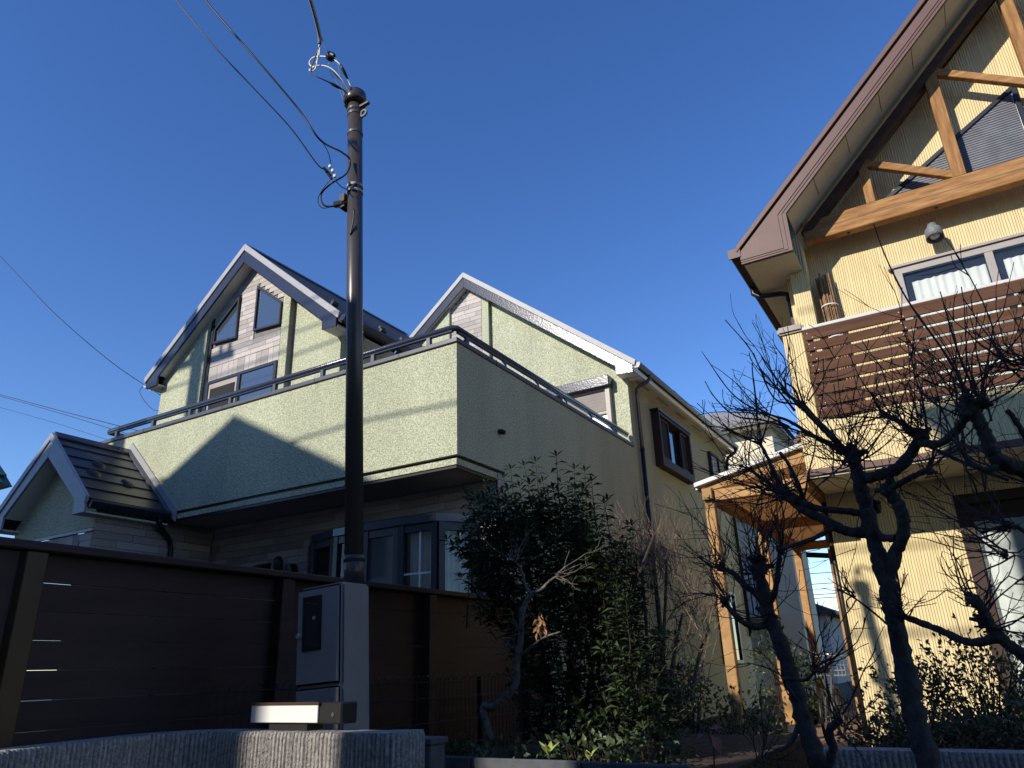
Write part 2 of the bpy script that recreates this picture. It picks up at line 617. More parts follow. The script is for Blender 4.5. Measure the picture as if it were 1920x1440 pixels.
def keep_bay(a0, a1, z0, z1):
    if z1 > 3.06: return [(a0, a1)]
    r = []
    if a0 < -6.72: r.append((a0, min(a1, -6.72)))
    if a1 > -4.22: r.append((max(a0, -4.22), a1))
    return r


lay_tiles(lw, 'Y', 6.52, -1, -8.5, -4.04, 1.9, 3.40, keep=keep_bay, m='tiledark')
cw = MB().box(-4.039, -4.018, 6.53, 6.63, GZ, 3.48).build('corner_wall', 'grout', G)
lay_tiles(cw, 'X', -4.018, 1, 6.505, 6.64, 1.6, 3.46, lo=.2, hi=.3)

# ---- side wall in one stucco sheet
MB().prism([(6.64, GZ), (16.2, GZ), (16.2, 5.93), (10.755, 5.93), (10.755, 4.70), (6.64, 4.70)], 'X', -4.2, -4.0).build('side_wall', 'stucco', G)
MB().box(-10.28, -10.1, 6.85, 16.2, GZ, 5.93).build('far_side_wall', 'stucco', G)

# ---- balcony
bp = MB().box(-10.28, -4.0, 5.745, 5.9, 3.5, 4.70).box(-4.15, -4.0, 5.9, 6.638, 3.5, 4.70).box(-10.28, -10.13, 5.9, 6.56, 3.5, 4.70)
bal = bp.build('balcony_parapet', 'stucco', G)
MB().box(-10.12, -4.21, 5.91, 10.5, 3.46, 3.58).build('balcony_floor', 'soffit', bal)
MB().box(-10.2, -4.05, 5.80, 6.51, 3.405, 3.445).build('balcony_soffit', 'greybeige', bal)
MB().box(-10.25, -4.05, 5.785, 5.82, 3.446, 3.498).box(-4.07, -4.035, 5.785, 6.63, 3.446, 3.498).build('shadow_gap', 'pipedark', bal)
MB().box(-10.26, -4.02, 5.762, 5.798, 3.405, 3.467).box(-4.05, -4.017, 5.7995, 6.60, 3.405, 3.467).build('drip_band', 'stucco', bal)
MB().box(-10.26, -4.03, 5.775, 5.80, 3.375, 3.404).box(-4.055, -4.03, 5.801, 6.60, 3.375, 3.404).build('drip_rail', 'pipedark', bal)
cp = MB().box(-10.30, -3.98, 5.722, 5.925, 4.702, 4.755).box(-4.22, -3.98, 5.926, 10.56, 4.702, 4.755).box(-10.30, -10.11, 5.926, 6.55, 4.702, 4.755)
cap = cp.build('parapet_cap', 'capmetal', bal, bevel=.006)
for x in (-9.2, -7.6, -6.0, -4.75):
    piece('cap_joint', 'frame', cap, (x, 5.8235, 4.7285), (.006, .208, .0575))
for y in (6.5, 8.1, 9.7):
    piece('cap_joint', 'frame', cap, (-4.10, y, 4.7285), (.245, .006, .0575))
rl = MB().tube([(-10.21, 6.15, 4.915), (-10.21, 5.83, 4.915), (-10.15, 5.805, 4.915), (-4.10, 5.805, 4.915), (-4.065, 5.84, 4.915), (-4.065, 10.5, 4.915)], .034, 10)
rail = rl.build('balcony_rail', 'navy', bal, smooth=True)
MB().box(-10.15, -4.09, 5.785, 5.825, 4.868, 4.884).box(-4.085, -4.045, 5.86, 10.5, 4.868, 4.884).build('rail_flange', 'navy', rail)
for x in (-9.95, -9.12, -8.34, -7.55, -6.75, -5.954, -5.18, -4.40):
    piece('rail_post', 'capmetal', rail, (x, 5.805, 4.812), (.045, .045, .113))
for y in (6.02, 6.80, 7.58, 8.36, 9.14, 9.92):
    piece('rail_post', 'capmetal', rail, (-4.065, y, 4.812), (.045, .045, .113))
# small vent hood on the parapet side
MB().tube([(-4.005, 6.545, 3.93), (-3.96, 6.545, 3.925), (-3.93, 6.545, 3.905)], [.03, .03, .026], 10).build('vent_hood', 'blackplastic', bal, smooth=True)

# ---- front gable (nearer, left)
XC1, ZR1, SL1, HALF1 = -8.445, 7.775, 0.848, 2.085
roof1, top1, ze1 = gable_roof(G, XC1, ZR1, HALF1, SL1, 6.44, 6.70, 10.34)


def gwall(x0, x1, xc, topf, zb, y0, y1, drop=.22):
    p = [(x0, zb), (x1, zb), (x1, topf(x1) - drop)]
    if x0 < xc < x1: p.append((xc, topf(xc) - drop))
    p.append((x0, topf(x0) - drop))
    return MB().prism(p, 'Y', y0, y1)


gw = gwall(-10.28, -9.31, XC1, top1, 3.58, 6.59, 6.85).build('gable_wall', 'stucco', G)
gm = gwall(-9.309, -7.575, XC1, top1, 3.58, 6.672, 6.85).build('gable_wall', 'grout', G)
gwall(-7.725, -7.576, XC1, top1, 3.58, 6.655, 6.6715).build('gable_pilaster', 'stucco', gm)
gwall(-7.574, -6.63, XC1, top1, 3.58, 6.755, 6.85).build('gable_wall', 'stucco', G)
MB().box(-9.309, -9.25, 6.64, 6.6718, 3.6, 6.82).build('step_shade', 'frame', gm)  # dark strip standing in for the shaded side of the wall step
gs = MB().box(-6.85, -6.63, 6.851, 10.5, 3.58, 5.86).build('gable_side_wall', 'stucco', G)
window(gs, [(7.05, 3.7), (8.75, 3.7), (8.75, 5.55), (7.05, 5.55)], 'X', -6.59, -6.6295)
W1 = [(-9.21, 6.36), (-8.665, 6.325), (-8.69, 7.05), (-9.21, 6.61)]
W2 = [(-8.30, 6.335), (-7.735, 6.30), (-7.735, 6.67), (-8.31, 7.115)]
window(gm, W1, 'Y', 6.62, 6.671, .035, glass='wiredglass')
window(gm, W2, 'Y', 6.62, 6.671, .035, glass='wiredglass')
W3 = MB().box(-9.24, -7.735, 6.63, 6.671, 4.55, 4.60).box(-9.24, -7.735, 6.63, 6.671, 5.69, 5.735).box(-9.24, -9.19, 6.63, 6.671, 4.60, 5.69) \
    .box(-7.785, -7.735, 6.63, 6.671, 4.60, 5.69).box(-8.54, -8.48, 6.625, 6.671, 4.60, 5.69).build('window', 'frame', gm)
MB().box(-9.19, -8.54, 6.645, 6.665, 4.60, 5.69).build('shutter', 'greybeige', W3)
MB().box(-9.14, -8.60, 6.636, 6.644, 4.64, 5.60).build('insect_screen', 'darkroom', W3)
MB().box(-8.48, -7.785, 6.645, 6.665, 4.60, 5.69).build('pane', 'wiredglass', W3)


def keep_g1(a0, a1, z0, z1):
    # stop below the roof and beside the windows
    lim = top1
    out = []
    spans = [(a0, a1)]
    holes = []
    if z1 > 6.31 and z0 < 7.06:
        xl, xr = -9.22, -8.665
        if z0 > 6.61: xl = -9.21 + (z0 - 6.61) / .44 * .52
        holes.append((xl, xr))
    if z1 > 6.29 and z0 < 7.12:
        xl, xr = -8.315, -7.72
        if z0 > 6.67: xr = -7.735 - (z0 - 6.67) / .445 * .575
        holes.append((xl, xr))
    for h0, h1 in holes:
        ns = []
        for s0, s1 in spans:
            if h1 <= s0 or h0 >= s1: ns.append((s0, s1)); continue
            if s0 < h0: ns.append((s0, h0))
            if h1 < s1: ns.append((h1, s1))
        spans = ns
    for s0, s1 in spans:
        # clip ends under the slopes
        xr = XC1 + (ZR1 - .23 - z1) / SL1
        xl = XC1 - (ZR1 - .23 - z1) / SL1
        s0, s1 = max(s0, xl), min(s1, xr)
        if s1 - s0 > .03: out.append((s0, s1))
    return out


lay_tiles(gm, 'Y', 6.672, -1, -9.25, -7.73, 5.985, 7.55, pitch=.078, lo=.36, hi=.6, keep=keep_g1)
x = -9.25
while x < -7.76:                                        # a soldier course of upright pieces over the lower window
    w = random.choice((.10, .15, .15, .2))
    w = min(w, -7.73 - x)
    piece('tile', 'tile', gm, (x + w / 2, 6.664, 5.86), (w - .005, .016, .235))
    x += w

# gutter and pipe on the right eave of the front gable
gutter(roof1, XC1 + HALF1 - .03, ze1 - .02, 6.45, 10.3, .11, 'navy')
MB().tube([(-6.40, 6.95, ze1 - .12), (-6.42, 6.95, ze1 - .2), (-6.57, 6.95, ze1 - .28), (-6.585, 6.95, ze1 - .4), (-6.585, 6.95, 3.6)], .03, 10).build('downpipe', 'pipe', gs, smooth=True)
for i in range(14):
    piece('snow_guard', 'frame', roof1, (XC1 + 1.7 - (i % 2) * .25, 6.7 + i * .26, top1(XC1 + 1.7 - (i % 2) * .25) + .02), (.05, .11, .05), (0, math.atan(SL1), 0))

# ---- rear main gable
XC2, ZR2, SL2, HALF2 = -7.035, 8.675, 0.803, 3.30
roof2, top2, ze2 = gable_roof(G, XC2, ZR2, HALF2, SL2, 10.335, 10.55, 16.3, box_in=.36)
g2m = gwall(-7.43, -6.575, XC2, top2, 4.9, 10.50, 10.7).build('rear_gable_wall', 'grout', G)
gwall(-6.725, -6.576, XC2, top2, 4.9, 10.485, 10.4995).build('gable_pilaster', 'stucco', g2m)
g2 = gwall(-6.574, -4.003, XC2, top2, 3.6, 10.571, 10.75).build('rear_gable_wall', 'stucco', G)
gwall(-10.28, -7.431, XC2, top2, 3.6, 10.43, 10.7).build('rear_gable_wall', 'stucco', G)


def keep_g2(a0, a1, z0, z1):
    xr = XC2 + (ZR2 - .23 - z1) / SL2
    xl = XC2 - (ZR2 - .23 - z1) / SL2
    a0, a1 = max(a0, xl), min(a1, xr)
    return [(a0, a1)] if a1 - a0 > .03 else []


lay_tiles(g2m, 'Y', 10.50, -1, -7.42, -6.73, 6.7, 8.45, pitch=.09, lo=.28, hi=.45, keep=keep_g2)
# roller-shutter window
MB().box(-5.62, -4.25, 10.38, 10.5705, 5.76, 5.94).build('shutter_box', 'navy', g2, bevel=.012)
sh = MB().box(-5.55, -4.36, 10.50, 10.5705, 4.72, 4.76).box(-4.36, -4.285, 10.46, 10.5705, 4.4, 5.759).box(-5.60, -5.53, 10.46, 10.5705, 4.4, 5.759).build('window', 'alu', g2)
for i in range(7):
    piece('shutter_slat', 'alu', sh, (-4.945, 10.515, 5.735 - .055 * i), (1.165, .016, .050), (R(16), 0, 0))
piece('shutter_rail', 'alu', sh, (-4.945, 10.505, 5.345), (1.165, .03, .035))
MB().box(-5.53, -4.36, 10.535, 10.55, 4.4, 5.33).build('pane', 'frosted', sh)
# main eave: gutter, soffit boards with vents, downpipe
gut = gutter(roof2, XC2 + HALF2 - .05, ze2 - .02, 10.345, 16.2, .105, 'capmetal')
MB().box(-4.0, -3.80, 10.60, 16.2, ze2 - .179, ze2 - .151).build('eave_board', 'soffit', roof2)
for i in range(6):
    piece('eave_vent', 'greymetal', roof2, (-3.90, 11.0 + i * .95, ze2 - .182), (.05, .55, .008))
ys = 10.80
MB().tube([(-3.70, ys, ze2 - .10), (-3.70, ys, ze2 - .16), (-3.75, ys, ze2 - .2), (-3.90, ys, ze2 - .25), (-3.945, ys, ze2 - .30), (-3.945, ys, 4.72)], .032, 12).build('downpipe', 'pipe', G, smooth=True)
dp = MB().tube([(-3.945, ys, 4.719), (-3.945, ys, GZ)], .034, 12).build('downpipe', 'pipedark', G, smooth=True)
for z in (4.73, 3.9, 2.6):
    MB().tube([(-3.945, ys, z), (-3.945, ys, z - .03)], .040, 12).build('pipe_clip', 'pipedark', dp)
MB().tube([(-3.70, 16.0, ze2 - .10), (-3.72, 16.0, ze2 - .2), (-3.9, 16.0, ze2 - .3), (-3.945, 16.0, ze2 - .45), (-3.945, 16.0, 2.0)], .036, 10).build('downpipe', 'pipedark', G, smooth=True)
# projecting side window with sliding screens
sw = MB().ring([(11.52, 4.60), (13.20, 4.60), (13.20, 5.56), (11.52, 5.56)], [(11.60, 4.75), (13.12, 4.75), (13.12, 5.50), (11.60, 5.50)], 'X', -3.999, -3.86).build('window', 'bronze', G, bevel=.006)
MB().box(-3.999, -3.845, 11.48, 13.24, 5.561, 5.60).build('head', 'frame', sw, bevel=.004)
MB().box(-3.985, -3.975, 12.10, 12.72, 4.75, 5.50).build('pane', 'glass', sw)
for y0, y1 in ((11.62, 12.10), (12.72, 13.10)):
    f = MB().ring([(y0, 4.76), (y1, 4.76), (y1, 5.49), (y0, 5.49)], [(y0 + .035, 4.80), (y1 - .035, 4.80), (y1 - .035, 5.45), (y0 + .035, 5.45)], 'X', -3.94, -3.90).build('sash', 'bronze', sw)
    MB().box(-3.93, -3.92, y0 + .034, y1 - .034, 4.80, 5.45).build('insect_screen', 'darkroom', f)
nw = MB().ring([(14.75, 4.5), (15.35, 4.5), (15.35, 5.6), (14.75, 5.6)], [(14.80, 4.55), (15.3, 4.55), (15.3, 5.55), (14.80, 5.55)], 'X', -3.999, -3.93).build('window', 'bronze', G)
MB().box(-3.98, -3.965, 14.80, 15.3, 4.55, 5.55).build('pane', 'greybeige', nw)
for y0, z0, z1, w in ((14.0, 1.5, 2.8, 1.2),):
    window(G, [(y0, z0), (y0 + w, z0), (y0 + w, z1), (y0, z1)], 'X', -3.94, -3.999, .06)

# ---- bay window on the ground floor
bayp = [(-6.66, 6.51), (-6.42, 6.30), (-5.95, 6.16), (-5.48, 6.12), (-5.00, 6.12), (-4.53, 6.16), (-4.28, 6.51)]
bay = MB().prism([(-6.72, 6.51)] + [(x, y - .05) for x, y in bayp[1:-1]] + [(-4.22, 6.51)], 'Z', 2.96, 3.05).build('bay_window', 'navy', G, bevel=.006)
MB().prism([(-6.72, 6.51)] + [(x, y - .06) for x, y in bayp[1:-1]] + [(-4.22, 6.51)], 'Z', 1.45, 1.55).build('sill', 'navy', bay)
for i in range(len(bayp) - 1):
    a, b = Vector((*bayp[i], 0)), Vector((*bayp[i + 1], 0))
    t = (b - a); ln = t.length; t.normalize()
    nrm = Vector((t.y, -t.x, 0))
    mb = MB()

    def seg(u0, u1, z0, z1, d0, d1, mb_):
        pts = [a + t * u + nrm * d for u, d in ((u0, d0), (u1, d0), (u1, d1), (u0, d1))]
        mb_.prism([(p.x, p.y) for p in pts], 'Z', z0, z1)
    fw = .065
    seg(0, fw, 1.55, 2.96, -.03, .03, mb); seg(ln - fw, ln, 1.55, 2.96, -.03, .03, mb)
    seg(fw, ln - fw, 2.88, 2.96, -.03, .02, mb); seg(fw, ln - fw, 1.55, 1.63, -.03, .02, mb)
    fr = mb.build('sash', 'frame', bay)
    pn = MB(); seg(fw, ln - fw, 1.63, 2.88, -.015, -.005, pn)
    pn.build('pane', 'clearglass' if i != 3 else 'wiredglass', fr)
    if i in (0, 1, 2, 4, 5):
        cu = MB()
        n = 26
        vs = []
        for k in range(n + 1):
            u = fw + (ln - 2 * fw) * k / n
            p = a + t * u + nrm * (-.11 + .02 * math.sin(k * 1.3))
            vs += [(p.x, p.y, 1.6), (p.x, p.y, 2.93)]
        cu.add(vs, [(2 * k, 2 * k + 2, 2 * k + 3, 2 * k + 1) for k in range(n)])
        cu.build('curtain', 'curtain', fr, smooth=True)
    if i in (4, 5):
        g = MB()
        seg(ln * .52, ln * .52 + .02, 1.63, 2.88, -.004, .004, g)
        for z in (2.05, 2.45): seg(fw, ln - fw, z, z + .018, -.004, .006, g)
        g.build('glazing_bar', 'soffit', fr)
# wall light and a vent hood beside the bay
fl = MB().lathe([(.0, -.10), (.055, -.10), (.06, .06), (.035, .12), (0, .13)], (-7.02, 6.33, 2.75), (0.1, -.25, 1), 14).build('wall_light', 'blackplastic', G, smooth=True)
MB().lathe([(.0, 0), (.075, .0), (.075, .09), (.0, .10)], (-6.78, 6.36, 2.70), (-.2, -1, -.1), 14).build('lamp_head', 'blackplastic', fl)
MB().prism([(6.33, 2.78), (6.503, 2.85), (6.503, 2.66), (6.36, 2.66)], 'X', -7.62, -7.35).build('vent_hood', 'blackplastic', G)

# ---- entrance porch with its own steep little roof
PX, PZ, PS, PH = -9.42, 4.455, 0.92, 1.03
ptop = gable_line(PX, PZ, PS)
pze = ptop(PX + PH)
pr_ = MB()
for s in (1, -1):
    pr_.prism([(PX, PZ - .04), (PX + s * PH, pze - .04), (PX + s * PH, pze - .12), (PX, PZ - .12)], 'Y', 4.70, 5.742)
proof = pr_.build('porch_roof', 'roofdark', G)
th = math.atan(PS); L_ = PH / math.cos(th)
for s in (1, -1):
    for i in range(6):
        d = (i + .5) / 6 * L_
        piece('roof_panel', 'roofdark', proof, (PX + s * d * math.cos(th), 5.215, PZ - d * math.sin(th) - .012), (L_ / 6 + .022, 1.03, .018), (0, s * (th - .06), 0))
    e = PX + s * PH
    MB().prism([(PX, PZ + .02), (e + s * .0, pze + .02), (e - s * .02, pze - .07), (PX, PZ - .08)], 'Y', 4.655, 4.70).build('verge_trim', 'bluegrey', proof, bevel=.004)
    bi, bo = e - s * .26, e - s * .02
    MB().prism([(PX, PZ - .081), (bo, ptop(bo) - .09), (bo, pze - .17), (bi, pze - .17), (bi, ptop(bi) - .235), (PX, PZ - .30)], 'Y', 4.672, 4.70).build('barge_board', 'bluegrey', proof, bevel=.004)
    MB().prism([(PX, PZ - .26), (bi, ptop(bi) - .24), (bi, ptop(bi) - .26), (PX, PZ - .28)], 'Y', 4.701, 4.93).build('verge_soffit', 'soffit', proof)
    MB().box(min(bi, bo), max(bi, bo), 4.701, 5.74, pze - .17, pze - .15).build('eave_soffit', 'soffit', proof)
    MB().prism([(PX, PZ + .14), (PX + s * 1.16, PZ + .14 - 1.16 * PS), (PX + s * 1.16, PZ - .02 - 1.16 * PS), (PX, PZ - .02)], 'Y', 5.722, 5.744).build('flashing', 'greymetal', proof)
    MB().prism([(PX, PZ + .035), (PX + s * 1.08, PZ + .035 - 1.08 * PS), (PX + s * 1.08, PZ - .01 - 1.08 * PS), (PX, PZ - .01)], 'Y', 5.66, 5.7215).build('flashing_fold', 'capmetal', proof)
    gutter(proof, e - s * .03, pze - .03, 4.70, 5.73, .09, 'frame', s)
MB().prism([(PX - .07, PZ - .03), (PX, PZ + .04), (PX + .07, PZ - .03), (PX + .07, PZ - .05), (PX, PZ + .02), (PX - .07, PZ - .05)], 'Y', 4.70, 5.72).build('ridge_cap', 'navy', proof)
for x, y in ((.42, 5.08), (.60, 4.94), (.66, 5.35)):
    MB().lathe([(0, .028), (.05, .026), (.08, .012), (.09, 0)], (PX + x, y, ptop(PX + x) + .0), (PS, 0, 1), 12).build('snow_guard', 'blackplastic', proof, smooth=True)
pw = gwall(-10.29, -8.55, PX, ptop, 3.22, 4.90, 5.0, .25).build('porch_gable', 'stucco', G)
MB().box(-10.31, -8.53, 4.872, 4.8995, 3.17, 3.205).build('porch_ledge', 'bluegrey', pw)
pb = MB().box(-10.29, -8.55, 4.905, 5.05, 2.88, 3.165).box(-8.80, -8.55, 4.905, 5.05, GZ, 2.879).box(-10.29, -10.05, 4.905, 5.05, GZ, 2.879).build('porch_frame', 'grout', G)
x = -10.29
while x < -8.83:
    w = min(random.choice((.12, .16, .2, .14)), -8.80 - x)
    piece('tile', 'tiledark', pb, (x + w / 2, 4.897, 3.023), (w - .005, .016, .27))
    x += w
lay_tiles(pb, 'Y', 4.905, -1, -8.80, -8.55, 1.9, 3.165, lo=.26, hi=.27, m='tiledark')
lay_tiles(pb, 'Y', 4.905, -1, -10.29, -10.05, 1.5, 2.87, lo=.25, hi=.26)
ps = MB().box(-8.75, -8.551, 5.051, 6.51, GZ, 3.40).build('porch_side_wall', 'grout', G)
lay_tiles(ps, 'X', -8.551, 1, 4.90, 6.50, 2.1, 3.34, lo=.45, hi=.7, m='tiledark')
MB().box(-10.28, -8.75, 6.35, 6.5, GZ, 3.4).build('front_door', 'darkwood', G)
MB().tube([(-8.38, 5.60, 3.42), (-8.38, 5.60, 3.34), (-8.45, 5.72, 3.27), (-8.50, 5.86, 3.18), (-8.505, 5.90, 3.08), (-8.505, 5.90, GZ)], .032, 10).build('downpipe', 'pipedark', G, smooth=True)

# ================================================================== yellow house
Yh = thing('yellow_house', 'yellow ribbed-wall house with brown slatted balcony and timber truss gable', 'house', (0.5, 8.3, GZ))
YX = -1.0
MB().box(-1.075, 0.069, 8.31, 8.45, GZ, 3.15).box(-1.07, -.9, 8.451, 17, GZ, 6.2).box(1.75, 6.4, 8.31, 8.45, GZ, 3.15).build('lower_wall', 'yellow', Yh)
MB().box(0.0695, 1.75, 8.31, 8.45, 2.96, 3.15).build('lintel_wall', 'yellow', Yh)
# balcony
by = MB().box(-1.075, -.885, 7.40, 8.31, 3.205, 4.625).box(-.884, 6.4, 7.40, 7.55, 3.205, 3.66).build('balcony_wall', 'yellow', Yh)
MB().box(-1.12, -.86, 7.36, 8.30, 4.626, 4.71).build('column_cap', 'greybeige', by, bevel=.02, seg=2)
MB().box(-1.085, 6.4, 7.385, 8.306, 3.145, 3.203).build('balcony_edge', 'bargebrown', by)
MB().box(-1.06, 6.4, 7.41, 8.305, 3.125, 3.144).build('balcony_soffit', 'creamsoffit', by)
MB().box(-.884, 6.4, 7.56, 8.7, 3.50, 3.58).build('balcony_floor', 'greybeige', by)
scr = MB().box(-.878, 6.4, 7.37, 7.45, 4.622, 4.655).build('balcony_rail', 'soffit', by, bevel=.004)
for i in range(8):
    z = 4.548 - i * .1165
    for (x0, x1) in ((-.872, .985), (.988, 2.9), (2.903, 4.8)):
        piece('slat', 'deckboard', scr, ((x0 + x1) / 2, 7.375 + random.uniform(-.002, .002), z), (x1 - x0, .022, .089), (random.uniform(-.01, .01), random.uniform(-.0012, .0012), 0))
piece('slat', 'deckboard', scr, (1.9, 7.375, 4.603), (5.55, .022, .030))
for x in (-.82, .02, .98, 1.9, 2.9):
    piece('upright', 'alu', scr, (x, 7.42, 4.13), (.05, .05, .96))
for i in range(9):                                          # screws, two to a slat at every upright
    z = 4.548 - i * .1165
    if i == 8: break
    for x in (-.835, -.82 + .03, .0, .03):
        piece('screw', 'whitetrim', scr, (x, 7.3625, z + (.025 if x in (-.835, .0) else -.025)), (.008, .004, .008))
# upper wall behind the balcony and the wing strip at its left end
uw = MB().prism([(-.82, 3.58), (6.3, 3.58), (6.3, 6.3), (2.7, 9.6), (-.82, 6.16)], 'Y', 8.60, 8.75).build('upper_wall', 'yellow', Yh)
MB().prism([(-1.01, 3.58), (-.821, 3.58), (-.821, 6.28), (-1.01, 6.10)], 'Y', 8.32, 8.75).build('wing_wall', 'yellow', Yh)
wn = MB().ring([(.055, 3.66), (1.80, 3.66), (1.80, 5.60), (.055, 5.60)], [(.13, 3.72), (1.73, 3.72), (1.73, 5.52), (.13, 5.52)], 'Y', 8.555, 8.5995).box(.92, 1.0, 8.557, 8.598, 3.72, 5.52).build('window', 'alu', uw, bevel=.004)
for x0, x1 in ((.13, .92), (1.0, 1.73)):
    MB().box(x0, x1, 8.562, 8.566, 3.72, 5.52).build('pane', 'clearglass', wn)
    n = 60
    cu = MB(); vs = []
    for k in range(n + 1):
        x = x0 + .07 + (x1 - x0 - .08) * k / n
        a = 8.583 + .009 * math.sin(k * .95 + .6 * math.sin(k * .31))
        vs += [(x, a, 3.75), (x, a, 5.40)]
    cu.add(vs, [(2 * k, 2 * k + 2, 2 * k + 3, 2 * k + 1) for k in range(n)]).build('curtain', 'curtain', wn, smooth=True)
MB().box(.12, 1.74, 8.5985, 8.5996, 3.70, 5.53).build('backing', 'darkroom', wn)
MB().box(.0, 1.9, 8.53, 8.5995, 5.601, 5.63).build('drip_cap', 'alu', wn)
# gable roof over it
YC, YZR, YS, YHALF = 2.62, 10.00, 0.985, 4.08
ytop = gable_line(YC, YZR, YS)
yr = MB()
for s in (1, -1):
    yr.prism([(YC, YZR), (YC + s * YHALF, ytop(YC + YHALF)), (YC + s * YHALF, ytop(YC + YHALF) - .12), (YC, YZR - .12)], 'Y', 7.79, 17)
yroof = yr.build('roof', 'bargebrown', Yh)
yze = ytop(YC + YHALF)
for s in (-1, 1):
    e = YC + s * YHALF
    MB().prism([(YC, YZR + .03), (e, yze + .03), (e, yze - .05), (YC, YZR - .05)], 'Y', 7.755, 7.80).build('verge_trim', 'bargebrown', yroof, bevel=.004)
    MB().prism([(YC, YZR - .052), (e, yze - .052), (e, yze - .085), (YC, YZR - .085)], 'Y', 7.79, 7.81).build('shadow_gap', 'pipedark', yroof)
    bi = e + .60 * -s
    for k, (d0, d1, yy) in enumerate(((.086, .22, 7.775), (.221, .262, 7.784), (.263, .31, 7.792))):
        poly = [(YC, YZR - d0), (e - s * .03, ytop(e - s * .03) - d0)]
        zb = [yze - .10 - .02, yze - .145, yze - .19][k]
        x_in = bi + s * (.09, .045, 0)[k]
        if k == 0:
            poly += [(e - s * .03, yze - .155), (x_in, yze - .155 + .0), (x_in, ytop(x_in) - d1), (YC, YZR - d1)]
        else:
            x_p = bi + s * (.09, .0895, .0445)[k]
            zt = (yze - .155, yze - .1555, yze - .1785)[k]
            poly = [(YC, YZR - d0), (x_p, ytop(x_p) - d0), (x_p, zt), (e - s * .03, zt), (e - s * .03, zt - .022), (x_in, zt - .022), (x_in, ytop(x_in) - d1), (YC, YZR - d1)]
        MB().prism(poly, 'Y', yy, 7.83).build('barge_board', 'bargebrown', yroof)
    MB().box(min(e - s * .05, bi), max(e - s * .05, bi), 7.831, 17, yze - .21, yze - .19).build('eave_soffit', 'creamsoffit', yroof)
    xs = bi
    sf = MB().prism([(YC, YZR - .26), (xs, ytop(xs) - .26), (xs, ytop(xs) - .28), (YC, YZR - .28)], 'Y', 7.831, 8.76).build('verge_soffit', 'creamsoffit', yroof)
    for k in range(7):
        xx = bi - s * (.35 + k * .42)
        piece('soffit_joint', 'grout', sf, (xx, 8.03, ytop(xx) - .282), (.006, .38, .006), (0, -s * math.atan(YS) * -1, 0))
gutter(yroof, YC - YHALF + .02, yze - .02, 7.77, 16.9, .11, 'bronze', -1)
MB().box(-1.56, -1.42, 7.765, 7.785, yze - .11, yze + .005).build('gutter_end', 'bargebrown', yroof)
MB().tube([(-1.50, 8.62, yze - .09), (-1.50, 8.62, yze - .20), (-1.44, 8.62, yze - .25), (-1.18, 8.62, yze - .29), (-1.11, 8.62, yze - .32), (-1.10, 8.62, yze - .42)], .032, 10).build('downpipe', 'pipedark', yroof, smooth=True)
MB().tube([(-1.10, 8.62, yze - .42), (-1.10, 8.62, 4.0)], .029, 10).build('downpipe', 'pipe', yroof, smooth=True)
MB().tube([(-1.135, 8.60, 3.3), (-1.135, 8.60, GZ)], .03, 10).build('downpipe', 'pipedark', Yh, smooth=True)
# timber truss
tr = MB().box(-.775, 6.0, 8.30, 8.42, 6.105, 6.375).build('tie_beam', 'beam', Yh, bevel=.008)
for x in (-.3, .6, 1.5):
    MB().lathe([(0, 0), (.018, 0), (.018, .012), (0, .012)], (x, 8.36, 6.095), (0, 0, 1), 10).build('bolt', 'blackplastic', tr)
piece('beam_joint', 'grout', tr, (2.6, 8.2985, 6.235), (6.6, .004, .004))
YR = lambda x: 6.62 + 0.975 * (x + .42)
MB().prism([(-.80, YR(-.80)), (YC, YR(YC)), (YC, YR(YC) - .14), (-.66, YR(-.66) - .14)], 'Y', 8.29, 8.42).build('rafter', 'darkwood', Yh, bevel=.004)
for x, w in ((0.0, .10), (.89, .13), (1.79, .13)):
    MB().prism([(x - w / 2, 6.374), (x + w / 2, 6.374), (x + w / 2, YR(x + w / 2) - .13), (x - w / 2, YR(x - w / 2) - .13)], 'Y', 8.305, 8.40).build('truss_post', 'post', Yh, bevel=.006)
for (x0, z0), (x1, z1) in (((.05, 6.93), (.84, 6.42)), ((.94, 7.84), (1.74, 7.25)), ((1.84, 8.6), (2.6, 8.1))):
    MB().prism([(x0, z0 + .03), (x1, z1 + .05), (x1, z1 - .05), (x0, z0 - .075)], 'Y', 8.31, 8.39).build('truss_strut', 'beam', Yh, bevel=.006)
# triangular window high in the gable
TW = [(.02, 6.50), (1.62, 6.50), (1.62, 7.46)]
tw = window(uw, [(-.02, 6.42), (1.66, 6.42), (1.66, 7.47)], 'Y', 8.55, 8.5995, .05, glass='glass')
for i in range(30):
    z = 6.49 + i * .030
    x0 = .12 + max(0, (z - 6.47)) * 1.6
    if x0 < 1.5: piece('blind_slat', 'blindgrey', tw, ((x0 + 1.6) / 2, 8.5715, z), (1.6 - x0, .004, .022))
tw2 = window(uw, [(1.74, 6.42), (3.4, 6.42), (3.4, 7.47), (1.74, 7.47)], 'Y', 8.55, 8.5995, .05, glass='glass')
